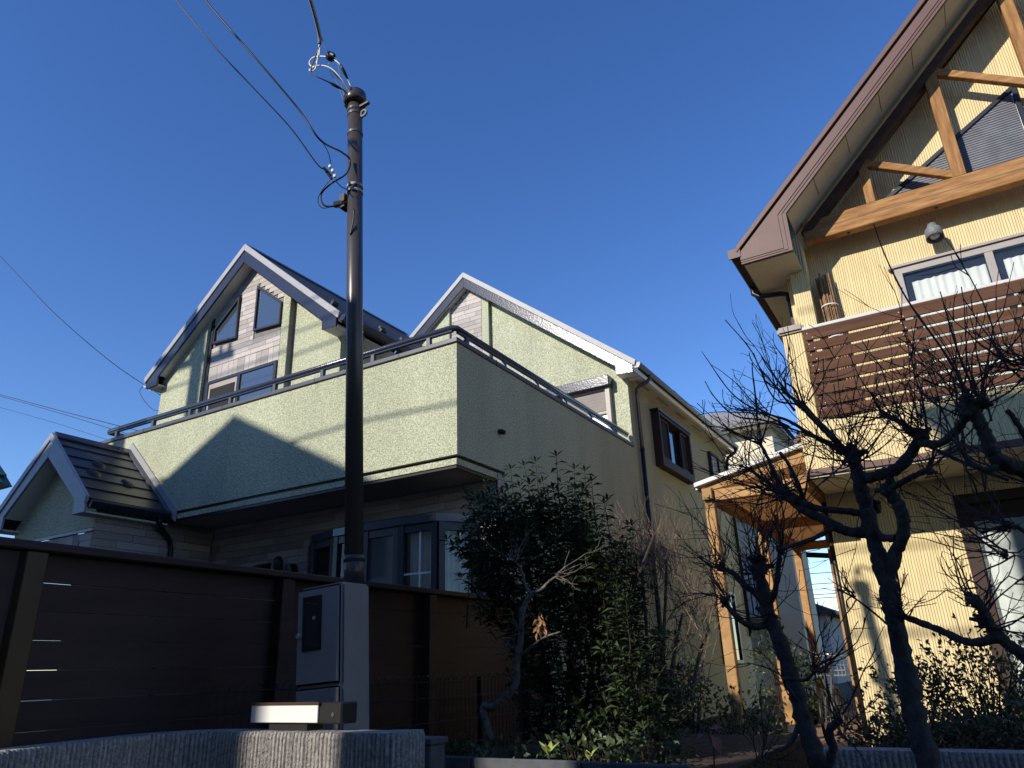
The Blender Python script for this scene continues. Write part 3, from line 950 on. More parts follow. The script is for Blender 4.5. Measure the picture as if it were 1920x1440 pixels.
# ground-floor door
dr = MB().ring([(.07, .9), (1.75, .9), (1.75, 2.955), (.07, 2.955)], [(.19, .95), (1.63, .95), (1.63, 2.86), (.19, 2.86)], 'Y', 8.30, 8.44).build('patio_door', 'bronze', Yh, bevel=.004)
MB().box(.19, 1.63, 8.37, 8.38, 2.745, 2.86).build('transom', 'bronze', dr)
MB().box(.19, 1.63, 8.374, 8.379, .95, 2.80).build('pane', 'clearglass', dr)
n = 70; cu = MB(); vs = []
for k in range(n + 1):
    x = .20 + 1.42 * k / n
    a = 8.405 + .014 * math.sin(k * .8 + .8 * math.sin(k * .23))
    vs += [(x, a, .95), (x, a, 2.70)]
cu.add(vs, [(2 * k, 2 * k + 2, 2 * k + 3, 2 * k + 1) for k in range(n)]).build('curtain', 'curtain', dr, smooth=True)
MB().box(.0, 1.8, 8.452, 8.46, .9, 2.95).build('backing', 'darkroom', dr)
# small lower eave on the left side, seen behind the balcony column
MB().prism([(-1.42, 4.02), (-1.08, 4.36), (-1.08, 4.28), (-1.42, 3.95)], 'Y', 9.2, 12).build('side_canopy', 'bargebrown', Yh)

# ---- things on the yellow house
lamp = thing('wall_lamp', 'grey bell-shaped spotlight on the yellow wall above the curtained window', 'lamp', (.52, 8.6, 5.86))
MB().lathe([(0, .11), (.045, .11), (.052, .07), (.085, .03), (.092, -.09), (.083, -.09), (.078, .0), (0, .02)], (.52, 8.44, 5.86), (0, .22, 1), 24).build('shade', 'lampgrey', lamp, smooth=True)
MB().lathe([(0, .0), (.05, .0), (.06, -.03), (.045, -.065), (0, -.075)], (.52, 8.44, 5.855), (0, .22, 1), 16).build('bulb', 'frosted', lamp, smooth=True)
MB().box(.49, .55, 8.50, 8.599, 5.87, 5.93).lathe([(0, 0), (.045, 0), (.045, .025), (0, .025)], (.52, 8.598, 5.90), (0, -1, 0), 16).build('bracket', 'lampgrey', lamp)
rs = thing('reed_screen', 'rolled reed blind standing in the corner of the slatted balcony', 'blind', (-.66, 8.48, 3.58))
for i in range(30):
    a = i * 2.4; rr = .082 * math.sqrt((i + .5) / 30)
    x, y = -.64 + rr * math.cos(a), 8.48 + rr * math.sin(a)
    MB().tube([(x, y, 3.59), (x - .035 + random.uniform(-.008, .008), y + .01, 5.70 + random.uniform(-.05, .03))], .009, 5).build('reed', 'reed', rs)
for z in (4.9, 5.3):
    MB().lathe([(.093, 0), (.093, .012)], (-.665, 8.485, z), (0, 0, 1), 18).build('tie', 'whitetrim', rs)

# ================================================================== pergola between the houses
PG = thing('pergola', 'lean-to wooden pergola with pale roof edge against the yellow house', 'pergola', (-1.6, 9.7, GZ))
for y in (7.55, 9.75, 11.95):
    MB().box(-2.13, -2.03, y - .05, y + .05, GZ + .12, 3.07).build('post', 'pergola', PG, bevel=.006)
    MB().box(-2.12, -2.04, y - .04, y + .04, GZ, GZ + .119).build('post_foot', 'blackplastic', PG)
for y in (8.66, 11.95):
    MB().box(-1.19, -1.11, y - .04, y + .04, GZ, 3.05).build('post', 'pergola', PG, bevel=.006)
MB().box(-2.13, -2.03, 7.45, 12.2, 3.071, 3.19).build('side_beam', 'pergola', PG, bevel=.005)
MB().box(-1.18, -1.10, 7.50, 12.2, 3.10, 3.19).build('ledger', 'pergola', PG, bevel=.005)
for y in (7.55, 9.75, 11.95):
    MB().box(-2.029, -1.10, y - .045, y + .045, 3.06, 3.175).build('cross_beam', 'pergola', PG, bevel=.005)
zr_ = lambda x: 3.215 + (x + 2.19) * .215
MB().prism([(-2.10, 3.1755), (-2.02, 3.1755), (-1.085, zr_(-1.085) - .14), (-1.085, zr_(-1.085) - .015), (-2.10, zr_(-2.10) - .015)], 'Y', 7.50, 7.535).build('front_board', 'pergola', PG, bevel=.003)
for i in range(34):
    y = 7.62 + i * .136
    piece('ceiling_board', 'smokedsheet', PG, (-1.62, y, zr_(-1.62) - .012), (1.14, .130, .008), (0, -math.atan(.215), 0))
for y0, y1 in ((7.44, 7.56), (12.2, 12.3)):
    MB().prism([(-2.20, zr_(-2.20)), (-1.08, zr_(-1.08)), (-1.08, zr_(-1.08) + .045), (-2.20, zr_(-2.20) + .045)], 'Y', y0, y1).build('roof_edge', 'whitetrim', PG, bevel=.004)
MB().prism([(-2.22, zr_(-2.22)), (-2.16, zr_(-2.16)), (-2.16, zr_(-2.16) + .04), (-2.22, zr_(-2.22) + .04)], 'Y', 7.561, 12.199).build('roof_edge', 'whitetrim', PG)
MB().tube([(-2.0, 12.2, 3.02), (-1.45, 12.3, 2.95), (-1.30, 12.3, 2.93), (-1.27, 12.3, 2.85), (-1.27, 12.3, 2.55), (-1.19, 12.3, 2.45), (-1.19, 12.3, GZ)], .04, 8).build('downpipe', 'pipedark', PG, smooth=True)

# ================================================================== wooden board fence
FX = -3.40
fn = thing('board_fence', 'dark brown horizontal board fence with bronze post in front of the porch', 'fence', (FX, 3.8, GZ))
MB().box(FX - .05, FX + .045, 1.52, 1.635, GZ, 2.035).build('end_post', 'fence', fn, bevel=.004)
for i, y in enumerate((1.69, 3.09, 4.47, 5.85)):
    MB().box(FX + .012, FX + .075, y - .045, y + .045, GZ, 2.034).build('post', 'bronzelt' if i == 0 else 'fence', fn, bevel=.004)
MB().box(FX - .05, FX + .085, 1.48, 6.30, 2.037, 2.075).build('top_rail', 'fence', fn, bevel=.006)
edges = [1.64, 3.085, 4.465, 5.845, 6.25]
for b in range(4):
    for i in range(11):
        z = 1.977 - i * .1175
        g = random.uniform(-.0030, .003)
        piece('board', 'fence', fn, (FX - .006 + random.uniform(-.004, .004), (edges[b] + edges[b + 1]) / 2, z), (.020, edges[b + 1] - edges[b] - .006, .1165 + g),
              (random.uniform(-.0012, .0012), 0, 0))

# ================================================================== black wire mesh fence
wf = thing('wire_fence', 'low black wire mesh fence with looped top before the board fence', 'fence', (-3.2, 4, GZ))
ww = MB()
y = 2.48
while y < 6.5:
    ww.tube([(-3.2, y, 1.0), (-3.2, y, 1.46)], .0022, 4, cap=False)
    if int((y - 2.48) / .05 + .5) % 2 == 0:
        ww.tube([(-3.2, y, 1.455), (-3.195, y + .01, 1.485), (-3.18, y + .03, 1.49), (-3.185, y + .055, 1.48), (-3.2, y + .06, 1.45)], .0024, 4, cap=False)
    y += .05
ww.build('mesh_wire', 'blackplastic', wf)
for z in (1.05, 1.20, 1.35, 1.45):
    MB().tube([(-3.195, 2.46, z), (-3.195, 6.5, z)], .003, 5).build('horizontal_wire', 'blackplastic', wf)
for y in (3.55, 4.9, 6.3):
    MB().tube([(-3.22, y, GZ), (-3.22, y, 1.47)], .018, 8).build('post', 'blackplastic', wf)

# ================================================================== ribbed concrete walls
def ribbed(name, label, path, z0, z1, thick=.15, pitch=.0200, depth=.010):
    mb = MB()
    P = [Vector((*p, 0)) for p in path]
    lens = [0]
    for i in range(1, len(P)): lens.append(lens[-1] + (P[i] - P[i - 1]).length)
    n = int(lens[-1] / pitch * 4)
    outer = []; inner = []

    def ev(s):
        for i in range(1, len(P)):
            if s <= lens[i] + 1e-9:
                t = (s - lens[i - 1]) / (lens[i] - lens[i - 1]); d = (P[i] - P[i - 1]).normalized()
                return P[i - 1].lerp(P[i], t), d
        return P[-1], (P[-1] - P[-2]).normalized()
    for k in range(n + 1):
        p, d = ev(lens[-1] * k / n)
        nr = Vector((d.y, -d.x, 0))
        off = depth * (0, .8, 1, .8)[k % 4] * random.uniform(.75, 1.15)
        outer.append(p + nr * off)
        inner.append(p - nr * thick)
    vs = []
    zs = [z0] + [z0 + (z1 - .02 - z0) * q for q in (.25, .5, .75, .9)] + [z1 - .02, z1]
    for j, z in enumerate(zs):
        for k, o in enumerate(outer):
            q = o.lerp(inner[k], 0.04 if j == len(zs) - 1 else random.uniform(0, .012))
            vs.append((q.x, q.y, z + (random.uniform(-.003, .002) if j == len(zs) - 1 else 0)))
    m = n + 1
    fs = [(j * m + k, j * m + k + 1, (j + 1) * m + k + 1, (j + 1) * m + k) for j in range(len(zs) - 1) for k in range(n)]
    b = len(vs)
    vs += [(q.x, q.y, z1 - .001) for q in inner] + [(q.x, q.y, z0) for q in inner]
    t = (len(zs) - 1) * m
    fs += [(t + k, t + k + 1, b + k + 1, b + k) for k in range(n)]
    fs += [(b + k, b + k + 1, b + m + k + 1, b + m + k) for k in range(n)]
    fs += [tuple([j * m for j in range(len(zs))] + [b, b + m]), tuple([j * m + n for j in range(len(zs))] + [b + n, b + m + n])]
    o = mb.add(vs, fs).build(name, 'concrete')
    tag(o, label, 'wall')
    return o


wp = [(-2.86, .6), (-2.95, 1.5), (-3.05, 2.12)]
for k in range(9):
    a = math.pi - k / 8 * math.pi / 2
    wp.append((-2.86 + .2 * math.cos(a), 2.14 + .2 * math.sin(a)))
wp += [(-2.0, 2.345)]
for k in range(7):
    a = math.pi / 2 - k / 6 * math.pi / 2
    wp.append((-1.985 + .07 * math.cos(a), 2.415 - .0 + .07 * (math.sin(a) - 1) - .0 + .0))
wp = wp[:-7] + [(-1.95, 2.35), (-1.925, 2.365), (-1.915, 2.40), (-1.915, 2.52)]
ribbed('ribbed_wall', 'ribbed grey concrete garden wall curving below the meter box', wp, 0.0, 1.30)
ribbed('ribbed_wall', 'low ribbed concrete wall in front of the small-leaved bush', [(-.80, 4.17), (5.0, 4.17)], GZ, 1.10, pitch=.026)

# planter edging
for i, (x0, x1) in enumerate(((-2.70, -2.35), (-2.35, -1.73), (-1.73, -1.20))):
    o = MB().box(x0 + .003, x1 - .003, 3.47 + .006 * i, 3.50 + .006 * i, GZ, 1.10 - .004 * i).build('edging_plank', 'edging', bevel=.006)
    tag(o, ['short dark grey edging plank nearest the ribbed wall', 'longest dark grey edging plank below the evergreen shrub', 'dark grey edging plank ending at the garden path'][i], 'plank', 'planter edging planks')
o = MB().box(-2.10, -1.96, 2.62, 2.72, GZ, 1.235).box(-2.11, -1.95, 2.61, 2.73, 1.236, 1.26).build('cap_post', 'edging', bevel=.004)
tag(o, 'small square grey post with metal cap at the end of the ribbed wall', 'post')

# ================================================================== service pole with meter box
SP = thing('service_pole', 'dark brown steel service pole rising from a grey meter box', 'pole', (-2.588, 2.90, GZ))
OX, OY = -2.588, 2.90
MB().tube([(OX, OY, 1.94), (OX, OY, 2.08)], .051, 24).build('pole_base', 'polebrown', SP, smooth=True)
MB().tube([(OX, OY, 2.05), (OX, OY, 2.075), (OX, OY, 2.08)], [.0555, .0555, .050], 24).build('collar', 'polebrown', SP, smooth=True)
pm = MB().tube([(OX, OY, 2.081), (OX, OY, 5.11)], .0485, 24).build('pole_shaft', 'polebrown', SP, smooth=True)
MB().lathe([(0, .05), (.05, .047), (.073, .03), (.078, -.02), (.074, -.055), (.05, -.056), (.0, -.056)], (OX, OY, 5.15), (0, 0, 1), 24).build('cap', 'polebrown', SP, smooth=True)
for z in (5.03, 4.99, 4.83, 4.40, 4.355):
    MB().lathe([(.0, .0), (.052, 0), (.052, .018), (.0, .018)], (OX, OY, z), (0, 0, 1), 24).build('band', 'capmetal' if z > 4.5 else 'greymetal', pm)
MB().box(OX - .085, OX - .045, OY - .05, OY + .01, 4.26, 4.36).tube([(OX - .06, OY - .03, 4.30), (OX - .13, OY - .04, 4.31)], .022, 8).build('cable_bracket', 'blackplastic', pm)
MB().lathe([(.016, -.006), (.030, -.006), (.030, .006), (.016, .006), (.016, -.006)], (OX + .075, OY, 4.98), (0, 1, 0), 14).box(OX + .03, OX + .12, OY - .012, OY + .012, 5.04, 5.055).build('eye_bolt', 'capmetal', pm)
bx = MB().box(OX - .235, OX + .056, OY - .14, OY + .058, GZ, 1.935).build('meter_box', 'boxgrey', SP, bevel=.012, seg=2)
BXL, BXR, BYF = OX - .235, OX + .056, OY - .14
dm = MB().box(BXL + .004, BXR - .004, BYF - .018, BYF - .001, 1.475, 1.925).build('door', 'boxgrey', bx, bevel=.010, seg=2)
MB().ring([(BXL + .052, 1.63), (BXL + .172, 1.63), (BXL + .172, 1.885), (BXL + .052, 1.885)], [(BXL + .064, 1.642), (BXL + .160, 1.642), (BXL + .160, 1.873), (BXL + .064, 1.873)], 'Y', BYF - .026, BYF - .0185).build('viewing_window', 'blackplastic', bx)
MB().box(BXL + .063, BXL + .161, BYF - .0215, BYF - .019, 1.641, 1.874).build('pane', 'glass', bx)
MB().lathe([(0, .004), (.009, .003), (.010, 0)], (BXL + .125, BYF - .022, 1.78), (0, -1, 0), 12).build('meter_dial', 'greymetal', bx)
MB().lathe([(0, .014), (.010, .014), (.014, .008), (.016, 0)], (BXL + .024, BYF - .018, 1.705), (0, -1, 0), 14).build('lock', 'greymetal', bx)
MB().box(BXL + .004, BXR - .004, BYF - .015, BYF - .001, GZ + .02, 1.463).build('lower_panel', 'boxgrey', bx, bevel=.008, seg=2)
SP.rotation_euler = (0, -0.0575, 0)

# ================================================================== lit nameplate lamp on the wall
EL = thing('entrance_light', 'black box light with white panel on top of the ribbed wall', 'light', (-2.5, 2.43, 1.30))
MB().box(-2.76, -2.24, 2.405, 2.50, 1.325, 1.405).build('housing', 'blackplastic', EL, bevel=.006)
MB().box(-2.752, -2.362, 2.396, 2.4045, 1.330, 1.397).build('panel', 'milk', EL, bevel=.002)
MB().box(-2.764, -2.355, 2.392, 2.4045, 1.3975, 1.408).build('lid', 'bronze', EL)
MB().box(-2.64, -2.42, 2.40, 2.49, 1.3015, 1.3245).build('foot', 'blackplastic', EL)
MB().lathe([(0, .003), (.008, .003), (.009, 0)], (-2.285, 2.4045, 1.36), (0, -1, 0), 12).build('sensor', 'capmetal', EL)

# ================================================================== houses across the street (behind the camera; their roofs shade the garden)
HA = thing('street_house', 'gabled house across the street whose peaked shadow falls on the green balcony', 'house', (-11.3, -8, 0))
MB().prism([(-16.3, 0), (-5.05, 0), (-5.05, 6.72), (-10.88, 9.62), (-16.3, 6.85)], 'Y', -13, -4.3).build('wall', 'plaster', HA)
ra = MB().prism([(-10.88, 9.95), (-4.98, 6.94), (-4.98, 6.79), (-10.88, 9.78), (-16.7, 6.84), (-16.7, 6.99)], 'Y', -13.4, -4.0).build('roof', 'greyroof', HA)
MB().box(-7.0, -4.99, -10, -4.05, 6.0, 7.38).build('shade_block', 'plaster', HA)  # unseen block added above the eave to shade the evergreen shrub
for x in (-15.5, -12.4, -9.0):
    for z in (1.0, 4.0):
        window(HA, [(x, z), (x + 1.7, z), (x + 1.7, z + 1.3), (x, z + 1.3)], 'Y', -4.24, -4.30, .06, frame='alu')
HB = thing('street_house', 'flat-eaved house across the street that keeps the bare trees in shade', 'house', (2, -8, 0))
MB().box(-4.62, 9.0, -13, -4.4, 0, 7.45).build('wall', 'plaster', HB)
MB().prism([(-4.68, 7.45), (9.4, 7.45), (9.4, 7.62), (-4.68, 7.62)], 'Y', -13.4, -4.0).build('roof', 'greyroof', HB)
MB().box(-4.12, 9.0, -13, -4.2, 7.621, 9.88).build('upper_storey', 'plaster', HB)
MB().box(-4.22, 9.3, -13.3, -4.1, 9.881, 9.98).build('upper_roof', 'greyroof', HB)
for x in (-2.5, 1.5, 5.5):
    for z in (1.0, 4.2):
        window(HB, [(x, z), (x + 1.7, z), (x + 1.7, z + 1.3), (x, z + 1.3)], 'Y', -4.34, -4.40, .06, frame='alu')
for o_ in [HA] + list(HA.children) + [c for q in HA.children for c in q.children]:
    if o_.type == 'MESH':                                   # sheared along the sun's bearing so a strip of sunlight passes beside it
        for v in o_.data.vertices: v.co.x += .36 * (v.co.y + ORG[o_.name].y + 4.0)
UPo = thing('utility_pole', 'tall concrete utility pole across the street shading the front gable', 'pole', (-12.42, -1.6, 0))
MB().tube([(-12.42, -1.6, 0), (-12.42, -1.6, 11.4)], [.19, .13], 16).build('shaft', 'concrete', UPo, smooth=True)
MB().box(-13.2, -11.7, -1.66, -1.54, 10.6, 10.7).build('crossarm', 'greymetal', UPo)
MB().tube([(-12.12, -1.6, 8.9), (-12.12, -1.6, 9.6)], .2, 14).build('transformer', 'greymetal', UPo)
for x in (-13.1, -12.6, -12.0, -11.8):
    MB().tube([(x, -1.6, 10.7), (x, -1.6, 10.85)], .04, 8).build('insulator', 'porcelain', UPo)
for i, (z, r_, lab) in enumerate(((10.85, .014, 'topmost street cable shading the front gable'), (10.5, .016, 'street cable just below the topmost one'),
                                  (8.15, .016, 'middle street cable whose shadow crosses the green parapet'), (7.35, .02, 'lowest street cable shading the yellow ground-floor wall'))):
    pts = [(-40 + 4 * k, -1.6 - .02 * i, z - .35 * (1 - ((k % 8) / 4 - 1) ** 2)) for k in range(20)]
    tag(MB().tube(pts, r_, 6).build('street_cable', 'cable'), lab, 'cable', 'street cables')

# ================================================================== houses behind
HC = thing('cream_house', 'cream house with grey hipped roof behind the pergola', 'house', (-7, 24, GZ))
cw_ = MB().box(-9.5, -3.80, 21.0, 23.3, GZ, 7.75).build('wall', 'cream', HC)
zt = 8.95
rf = MB().add([(-9.9, 20.6, 7.86), (-3.5, 20.6, 7.86), (-3.5, 23.7, 7.86), (-9.9, 23.7, 7.86), (-7.6, 22.6, zt), (-5.6, 22.6, zt)],
              [(0, 1, 5, 4), (1, 2, 5), (2, 3, 4, 5), (3, 0, 4), (3, 2, 1, 0)]).build('roof', 'greyroof', HC)
for i in range(14):                                       # shingle courses on the front hip
    t0 = i / 14; t = (i + .5) / 14
    zc = 7.87 + (zt - 7.86) * t
    yc = 20.6 + 2.0 * t
    x0 = -9.9 + 2.3 * t; x1 = -3.5 - 2.1 * t
    piece('shingle_course', 'greyroof', rf, ((x0 + x1) / 2, yc - .01, zc + .015), (x1 - x0, .18, .025), (math.atan(1.09 / 2.0) - .05, 0, 0))
MB().box(-9.9, -3.5, 20.48, 20.6, 7.74, 7.86).build('gutter', 'pipedark', rf)
MB().box(-9.85, -3.55, 20.6, 21.0, 7.70, 7.745).box(-3.799, -3.55, 21.001, 23.6, 7.70, 7.745).build('eave_soffit', 'whitetrim', rf)
window(HC, [(-5.9, 5.2), (-4.5, 5.2), (-4.5, 6.7), (-5.9, 6.7)], 'Y', 20.93, 20.999, .07, frame='alu', glass='frosted')
window(HC, [(-5.95, 1.8), (-4.7, 1.8), (-4.7, 4.3), (-5.95, 4.3)], 'Y', 20.93, 20.999, .08, frame='alu', glass='frosted')
blc = MB().box(-6.3, -4.45, 20.2, 20.98, 2.55, 2.65).build('balcony', 'plaster', HC)
for i in range(16):
    piece('baluster', 'blackplastic', blc, (-6.27 + i * .12, 20.22, 3.15), (.03, .03, 1.0))
piece('handrail', 'blackplastic', blc, (-5.38, 20.22, 3.67), (1.9, .05, .05))
HD = thing('green_tiled_house', 'far house with dark green tiled roof at the left edge', 'house', (-29, 14, 0))
MB().box(-34, -26.5, 5.2, 11.6, 0, 7.6).build('wall', 'plaster', HD)
rd = MB().prism([(-34.2, 7.6), (-25.9, 7.6), (-29.9, 10.8)], 'Y', 4.8, 11.95).build('roof', 'greentile', HD)
thd = math.atan(3.2 / 4.0)
for i in range(9):
    for j in range(13):
        d = (i + .5) / 9 * 5.12
        piece('roof_tile', 'greentile', rd, (-29.9 + d * math.cos(thd) + .02, 5.0 + j * .53 + (.27 if i % 2 else 0), 10.8 - d * math.sin(thd) + .05), (.64, .50, .07), (0, thd - .05, 0))
for (x, y, w, h, lab) in ((-8.2, 62, 5.0, 3.6, 'low white building far off in the gap between the houses'), (-14.5, 75, 5, 5, 'pale far building left of the gap')):
    hb = thing('far_building', lab, 'building', (x, y, 0))
    MB().box(x - w / 2, x + w / 2, y, y + 6, 0, h).build('wall', 'plaster', hb)
    for k in range(4):
        piece('window', 'glass', hb, (x - w / 2 + .8 + k * 1.2, y - .01, h - .9), (.8, .04, .8))
lh = thing('lean_to_house', 'dark-roofed house edge seen beside the sky gap', 'house', (-4.6, 32, 0))
MB().box(-7, -4.75, 31, 38, 0, 3.1).build('wall', 'plaster', lh)
MB().prism([(-7.3, 3.1), (-4.35, 3.1), (-4.35, 3.2), (-6.2, 4.0), (-7.3, 3.8)], 'Y', 30.6, 38.3).build('roof', 'rooftile', lh)

# ================================================================== overhead cables in view
def cable(name, pts, r, m, label, group='overhead cables', n=8):
    o = MB().tube(catmull(pts, n), r, 6).build(name, m, smooth=True)
    return tag(o, label, 'cable', group)


top = Vector((-2.83, 2.90, 5.10))
cable('service_cable', [at(560, -60, Y=2.2), at(582, 0, Y=2.4), at(598, 60, Y=2.6), at(600, 82, Y=2.65)], .013, 'cablegrey', 'thick grey service cable coming down to the pole top')
cable('service_cable', [at(600, 80, Y=2.65), at(598, 105, Y=2.66), at(588, 125, Y=2.67), at(580, 118, Y=2.68), at(590, 107, Y=2.69), at(618, 108, Y=2.72), at(640, 124, Y=2.76), at(655, 155, Y=2.84), at(664, 182, Y=2.87)], .0052, 'porcelain', 'upper white looped lead at the pole top', n=6)
cable('service_cable', [at(599, 82, Y=2.65), at(592, 128, Y=2.66), at(580, 131, Y=2.66), at(598, 123, Y=2.68), at(620, 128, Y=2.71), at(640, 148, Y=2.76), at(658, 175, Y=2.84), at(664, 190, Y=2.87)], .0052, 'porcelain', 'middle white looped lead at the pole top', n=6)
cable('service_cable', [at(601, 82, Y=2.65), at(583, 130, Y=2.65), at(592, 142, Y=2.66), at(612, 152, Y=2.70), at(640, 166, Y=2.78), at(662, 186, Y=2.87)], .0045, 'cable', 'lowest dark looped lead at the pole top', n=6)
for k, (p0, p1, lab) in enumerate((((638, 120), (652, 148), 'dark splice sleeve on the uppermost lead'), ((622, 130), (643, 152), 'dark splice sleeve on the middle lead'), ((617, 154), (640, 167), 'dark splice sleeve on the lowest lead'))):
    tag(MB().tube([at(*p0, Y=2.73), at((p0[0] * 2 + p1[0]) / 3, (p0[1] * 2 + p1[1]) / 3, Y=2.745), at((p0[0] + 2 * p1[0]) / 3, (p0[1] + 2 * p1[1]) / 3, Y=2.77), at(*p1, Y=2.79)], [.005, .0105, .0105, .005], 10).build('splice_sleeve', 'cable', smooth=True), lab, 'sleeve', 'splice sleeves')
ins = thing('strain_insulator', 'round dark strain insulator hanging from the wire above the pole cap', 'insulator', at(620, 106, Y=2.72))
c0 = at(620, 106, Y=2.72)
MB().lathe([(.010, -.020), (.030, -.018), (.034, -.006), (.022, 0), (.034, .006), (.030, .018), (.010, .020), (.010, -.020)], c0, (1, -.6, .2), 18).build('body', 'cable', ins, smooth=True)
MB().lathe([(.0, -.021), (.012, -.021), (.012, .021), (0, .021)], c0, (1, -.6, .2), 12).build('core', 'porcelain', ins)
cable('stay_wire', [at(600, 62, Y=2.62), at(612, 92, Y=2.68), at(620, 104, Y=2.72)], .0025, 'cablegrey', 'thin wire from the service cable to the insulator')
cable('stay_wire', [at(622, 108, Y=2.72), at(632, 112, Y=2.74), at(637, 140, Y=2.78), at(642, 165, Y=2.82), at(650, 195, Y=2.86)], .0025, 'cablegrey', 'thin wire from the insulator to the pole collar')
cable('stay_wire', [at(616, 118, Y=2.72), at(622, 140, Y=2.76), at(634, 160, Y=2.80), at(648, 200, Y=2.86)], .0022, 'cablegrey', 'second thin wire sagging to the pole collar')
# telephone drops to the lower bracket
ba = at(652, 378, Y=2.86)
cable('drop_cable', [at(350, -60, Y=1.9), at(385, 0, Y=2.0), at(480, 110, Y=2.2), at(560, 205, Y=2.4), at(600, 262, Y=2.5), at(640, 285, Y=2.75), at(656, 300, Y=2.83), at(650, 325, Y=2.8), at(620, 345, Y=2.75), at(602, 365, Y=2.74), at(608, 385, Y=2.76), at(630, 386, Y=2.8), ba], .0058, 'cable', 'thick black drop cable looping beside the pole')
cable('drop_cable', [at(290, -60, Y=1.9), at(330, 0, Y=2.0), at(400, 85, Y=2.15), at(480, 170, Y=2.35), at(545, 240, Y=2.52), at(595, 308, Y=2.66), at(612, 318, Y=2.7), at(622, 330, Y=2.73)], .0042, 'cable', 'thinner black drop cable ending at the white clamps')
cable('drop_cable', [at(622, 332, Y=2.73), at(605, 355, Y=2.73), at(596, 375, Y=2.74), at(605, 390, Y=2.76), at(632, 384, Y=2.8), ba], .003, 'cable', 'small slack loop under the white clamps')
cable('drop_cable', [at(602, 262, Y=2.5), at(615, 285, Y=2.6), at(621, 308, Y=2.7)], .0025, 'cable', 'short strand joining the two drop cables')
cable('drop_cable', [at(628, 338, Y=2.74), at(640, 350, Y=2.78), at(652, 356, Y=2.85)], .003, 'cable', 'short strand from the clamps to the pole band')
cl = thing('cable_clamp', 'white cable clamps with black spring on the thin drop cable', 'clamp', at(620, 322, Y=2.72))
for k, p in enumerate(((619, 312), (624, 320), (628, 330))):
    q = at(*p, Y=2.72)
    MB().box(q[0] - .010, q[0] + .010, q[1] - .008, q[1] + .008, q[2] - .011, q[2] + .011).build('clamp_block', 'porcelain', cl, bevel=.003)
MB().tube([at(607, 314, Y=2.70), at(622, 336, Y=2.74)], .009, 8).build('spring', 'cable', cl)
# strap of cables dropping down the shaft
cable('drop_cable', [at(664, 392, Y=2.845), at(662, 415, Y=2.845), at(657, 440, Y=2.85)], .005, 'cable', 'cable end strapped down the pole shaft below the bracket')
# distant lines on the left
cable('overhead_line', [at(-80, 405, Y=4.5), at(0, 480, Y=5.0), at(100, 585, Y=5.6), at(200, 672, Y=6.2), at(262, 716, Y=6.6), at(303, 742, Y=6.7)], .006, 'cable', 'single dark cable sloping down to the left eave of the green house')
tag(MB().tube([at(270, 724, Y=6.62), at(284, 732, Y=6.65)], .014, 8).build('strain_clamp', 'porcelain'), 'small pale strain clamp by the left eave', 'clamp')
cable('overhead_line', [at(270, 722, Y=6.62), at(262, 735, Y=6.62), at(275, 757, Y=6.65), at(290, 769, Y=6.68), at(304, 769, Y=6.7)], .005, 'cable', 'slack loop of cable under the left eave')
cable('overhead_line', [at(-60, 727, Y=14), at(0, 740, Y=14), at(120, 772, Y=14), at(260, 808, Y=14)], .014, 'cable', 'upper of the two distant lines behind the balcony rail')
cable('overhead_line', [at(-60, 730, Y=13), at(0, 743, Y=13), at(120, 777, Y=13), at(260, 820, Y=13)], .010, 'cable', 'lower of the two close distant lines behind the rail')
cable('overhead_line', [at(-60, 748, Y=13), at(0, 764, Y=13), at(100, 792, Y=13), at(200, 824, Y=13)], .007, 'cable', 'thin far line passing above the porch ridge')
for k, y in enumerate((1075, 1095, 1115, 1122)):
    cable('overhead_line', [at(1480, y + 4, Y=40), at(1530, y, Y=40), at(1590, y - 4, Y=40)], .02, 'cable', ['highest line across the sky gap by the pergola', 'second line down across the sky gap', 'third line down across the sky gap', 'lowest line across the sky gap'][k])

# ================================================================== bicycle on the path
BK = thing('bicycle', 'bicycle with black saddle and front basket parked on the path beneath the pergola', 'bicycle', (-1.42, 9.3, GZ + .06))
bz = GZ + .06
bxx = -1.42


def wheel(y, r):
    tw_ = MB()
    pts = [(bxx, y + r * math.cos(a), bz + r + r * math.sin(a)) for a in [2 * math.pi * k / 24 for k in range(25)]]
    t = MB().tube(pts, .02, 6, cap=False).build('wheel', 'blackplastic', BK, smooth=True)
    sp = MB()
    for k in range(14):
        a = 2 * math.pi * k / 14
        sp.tube([(bxx, y, bz + r), (bxx, y + (r - .02) * math.cos(a), bz + r + (r - .02) * math.sin(a))], .0015, 4)
    sp = sp.build('spokes', 'chrome', t)
    sp['kind'] = 'stuff'


wheel(8.85, .30); wheel(9.85, .30)
MB().tube([(bxx, 8.85, bz + .30), (bxx, 9.25, bz + .28), (bxx, 9.10, bz + .75)], .014, 8).tube([(bxx, 9.25, bz + .28), (bxx, 9.68, bz + .72)], .016, 8).tube([(bxx, 8.85, bz + .30), (bxx, 9.13, bz + .62)], .01, 8).tube([(bxx, 9.85, bz + .30), (bxx, 9.70, bz + .65), (bxx, 9.62, bz + .95)], .014, 8).build('frame', 'pipe', BK)
MB().add([(bxx + x, 9.08 + y, bz + .84 + z) for x, y, z in ((-.12, -.13, 0), (.12, -.13, 0), (.14, -.05, .03), (.05, .10, .02), (0, .17, .0), (-.05, .10, .02), (-.14, -.05, .03), (-.10, -.10, -.06), (.10, -.10, -.06), (0, .12, -.05))],
         [(0, 1, 2, 3, 4, 5, 6), (0, 7, 8, 1), (1, 8, 2), (2, 8, 9, 3), (3, 9, 4), (4, 9, 5), (5, 9, 7, 6), (6, 7, 0), (7, 9, 8)]).build('saddle', 'blackplastic', BK)
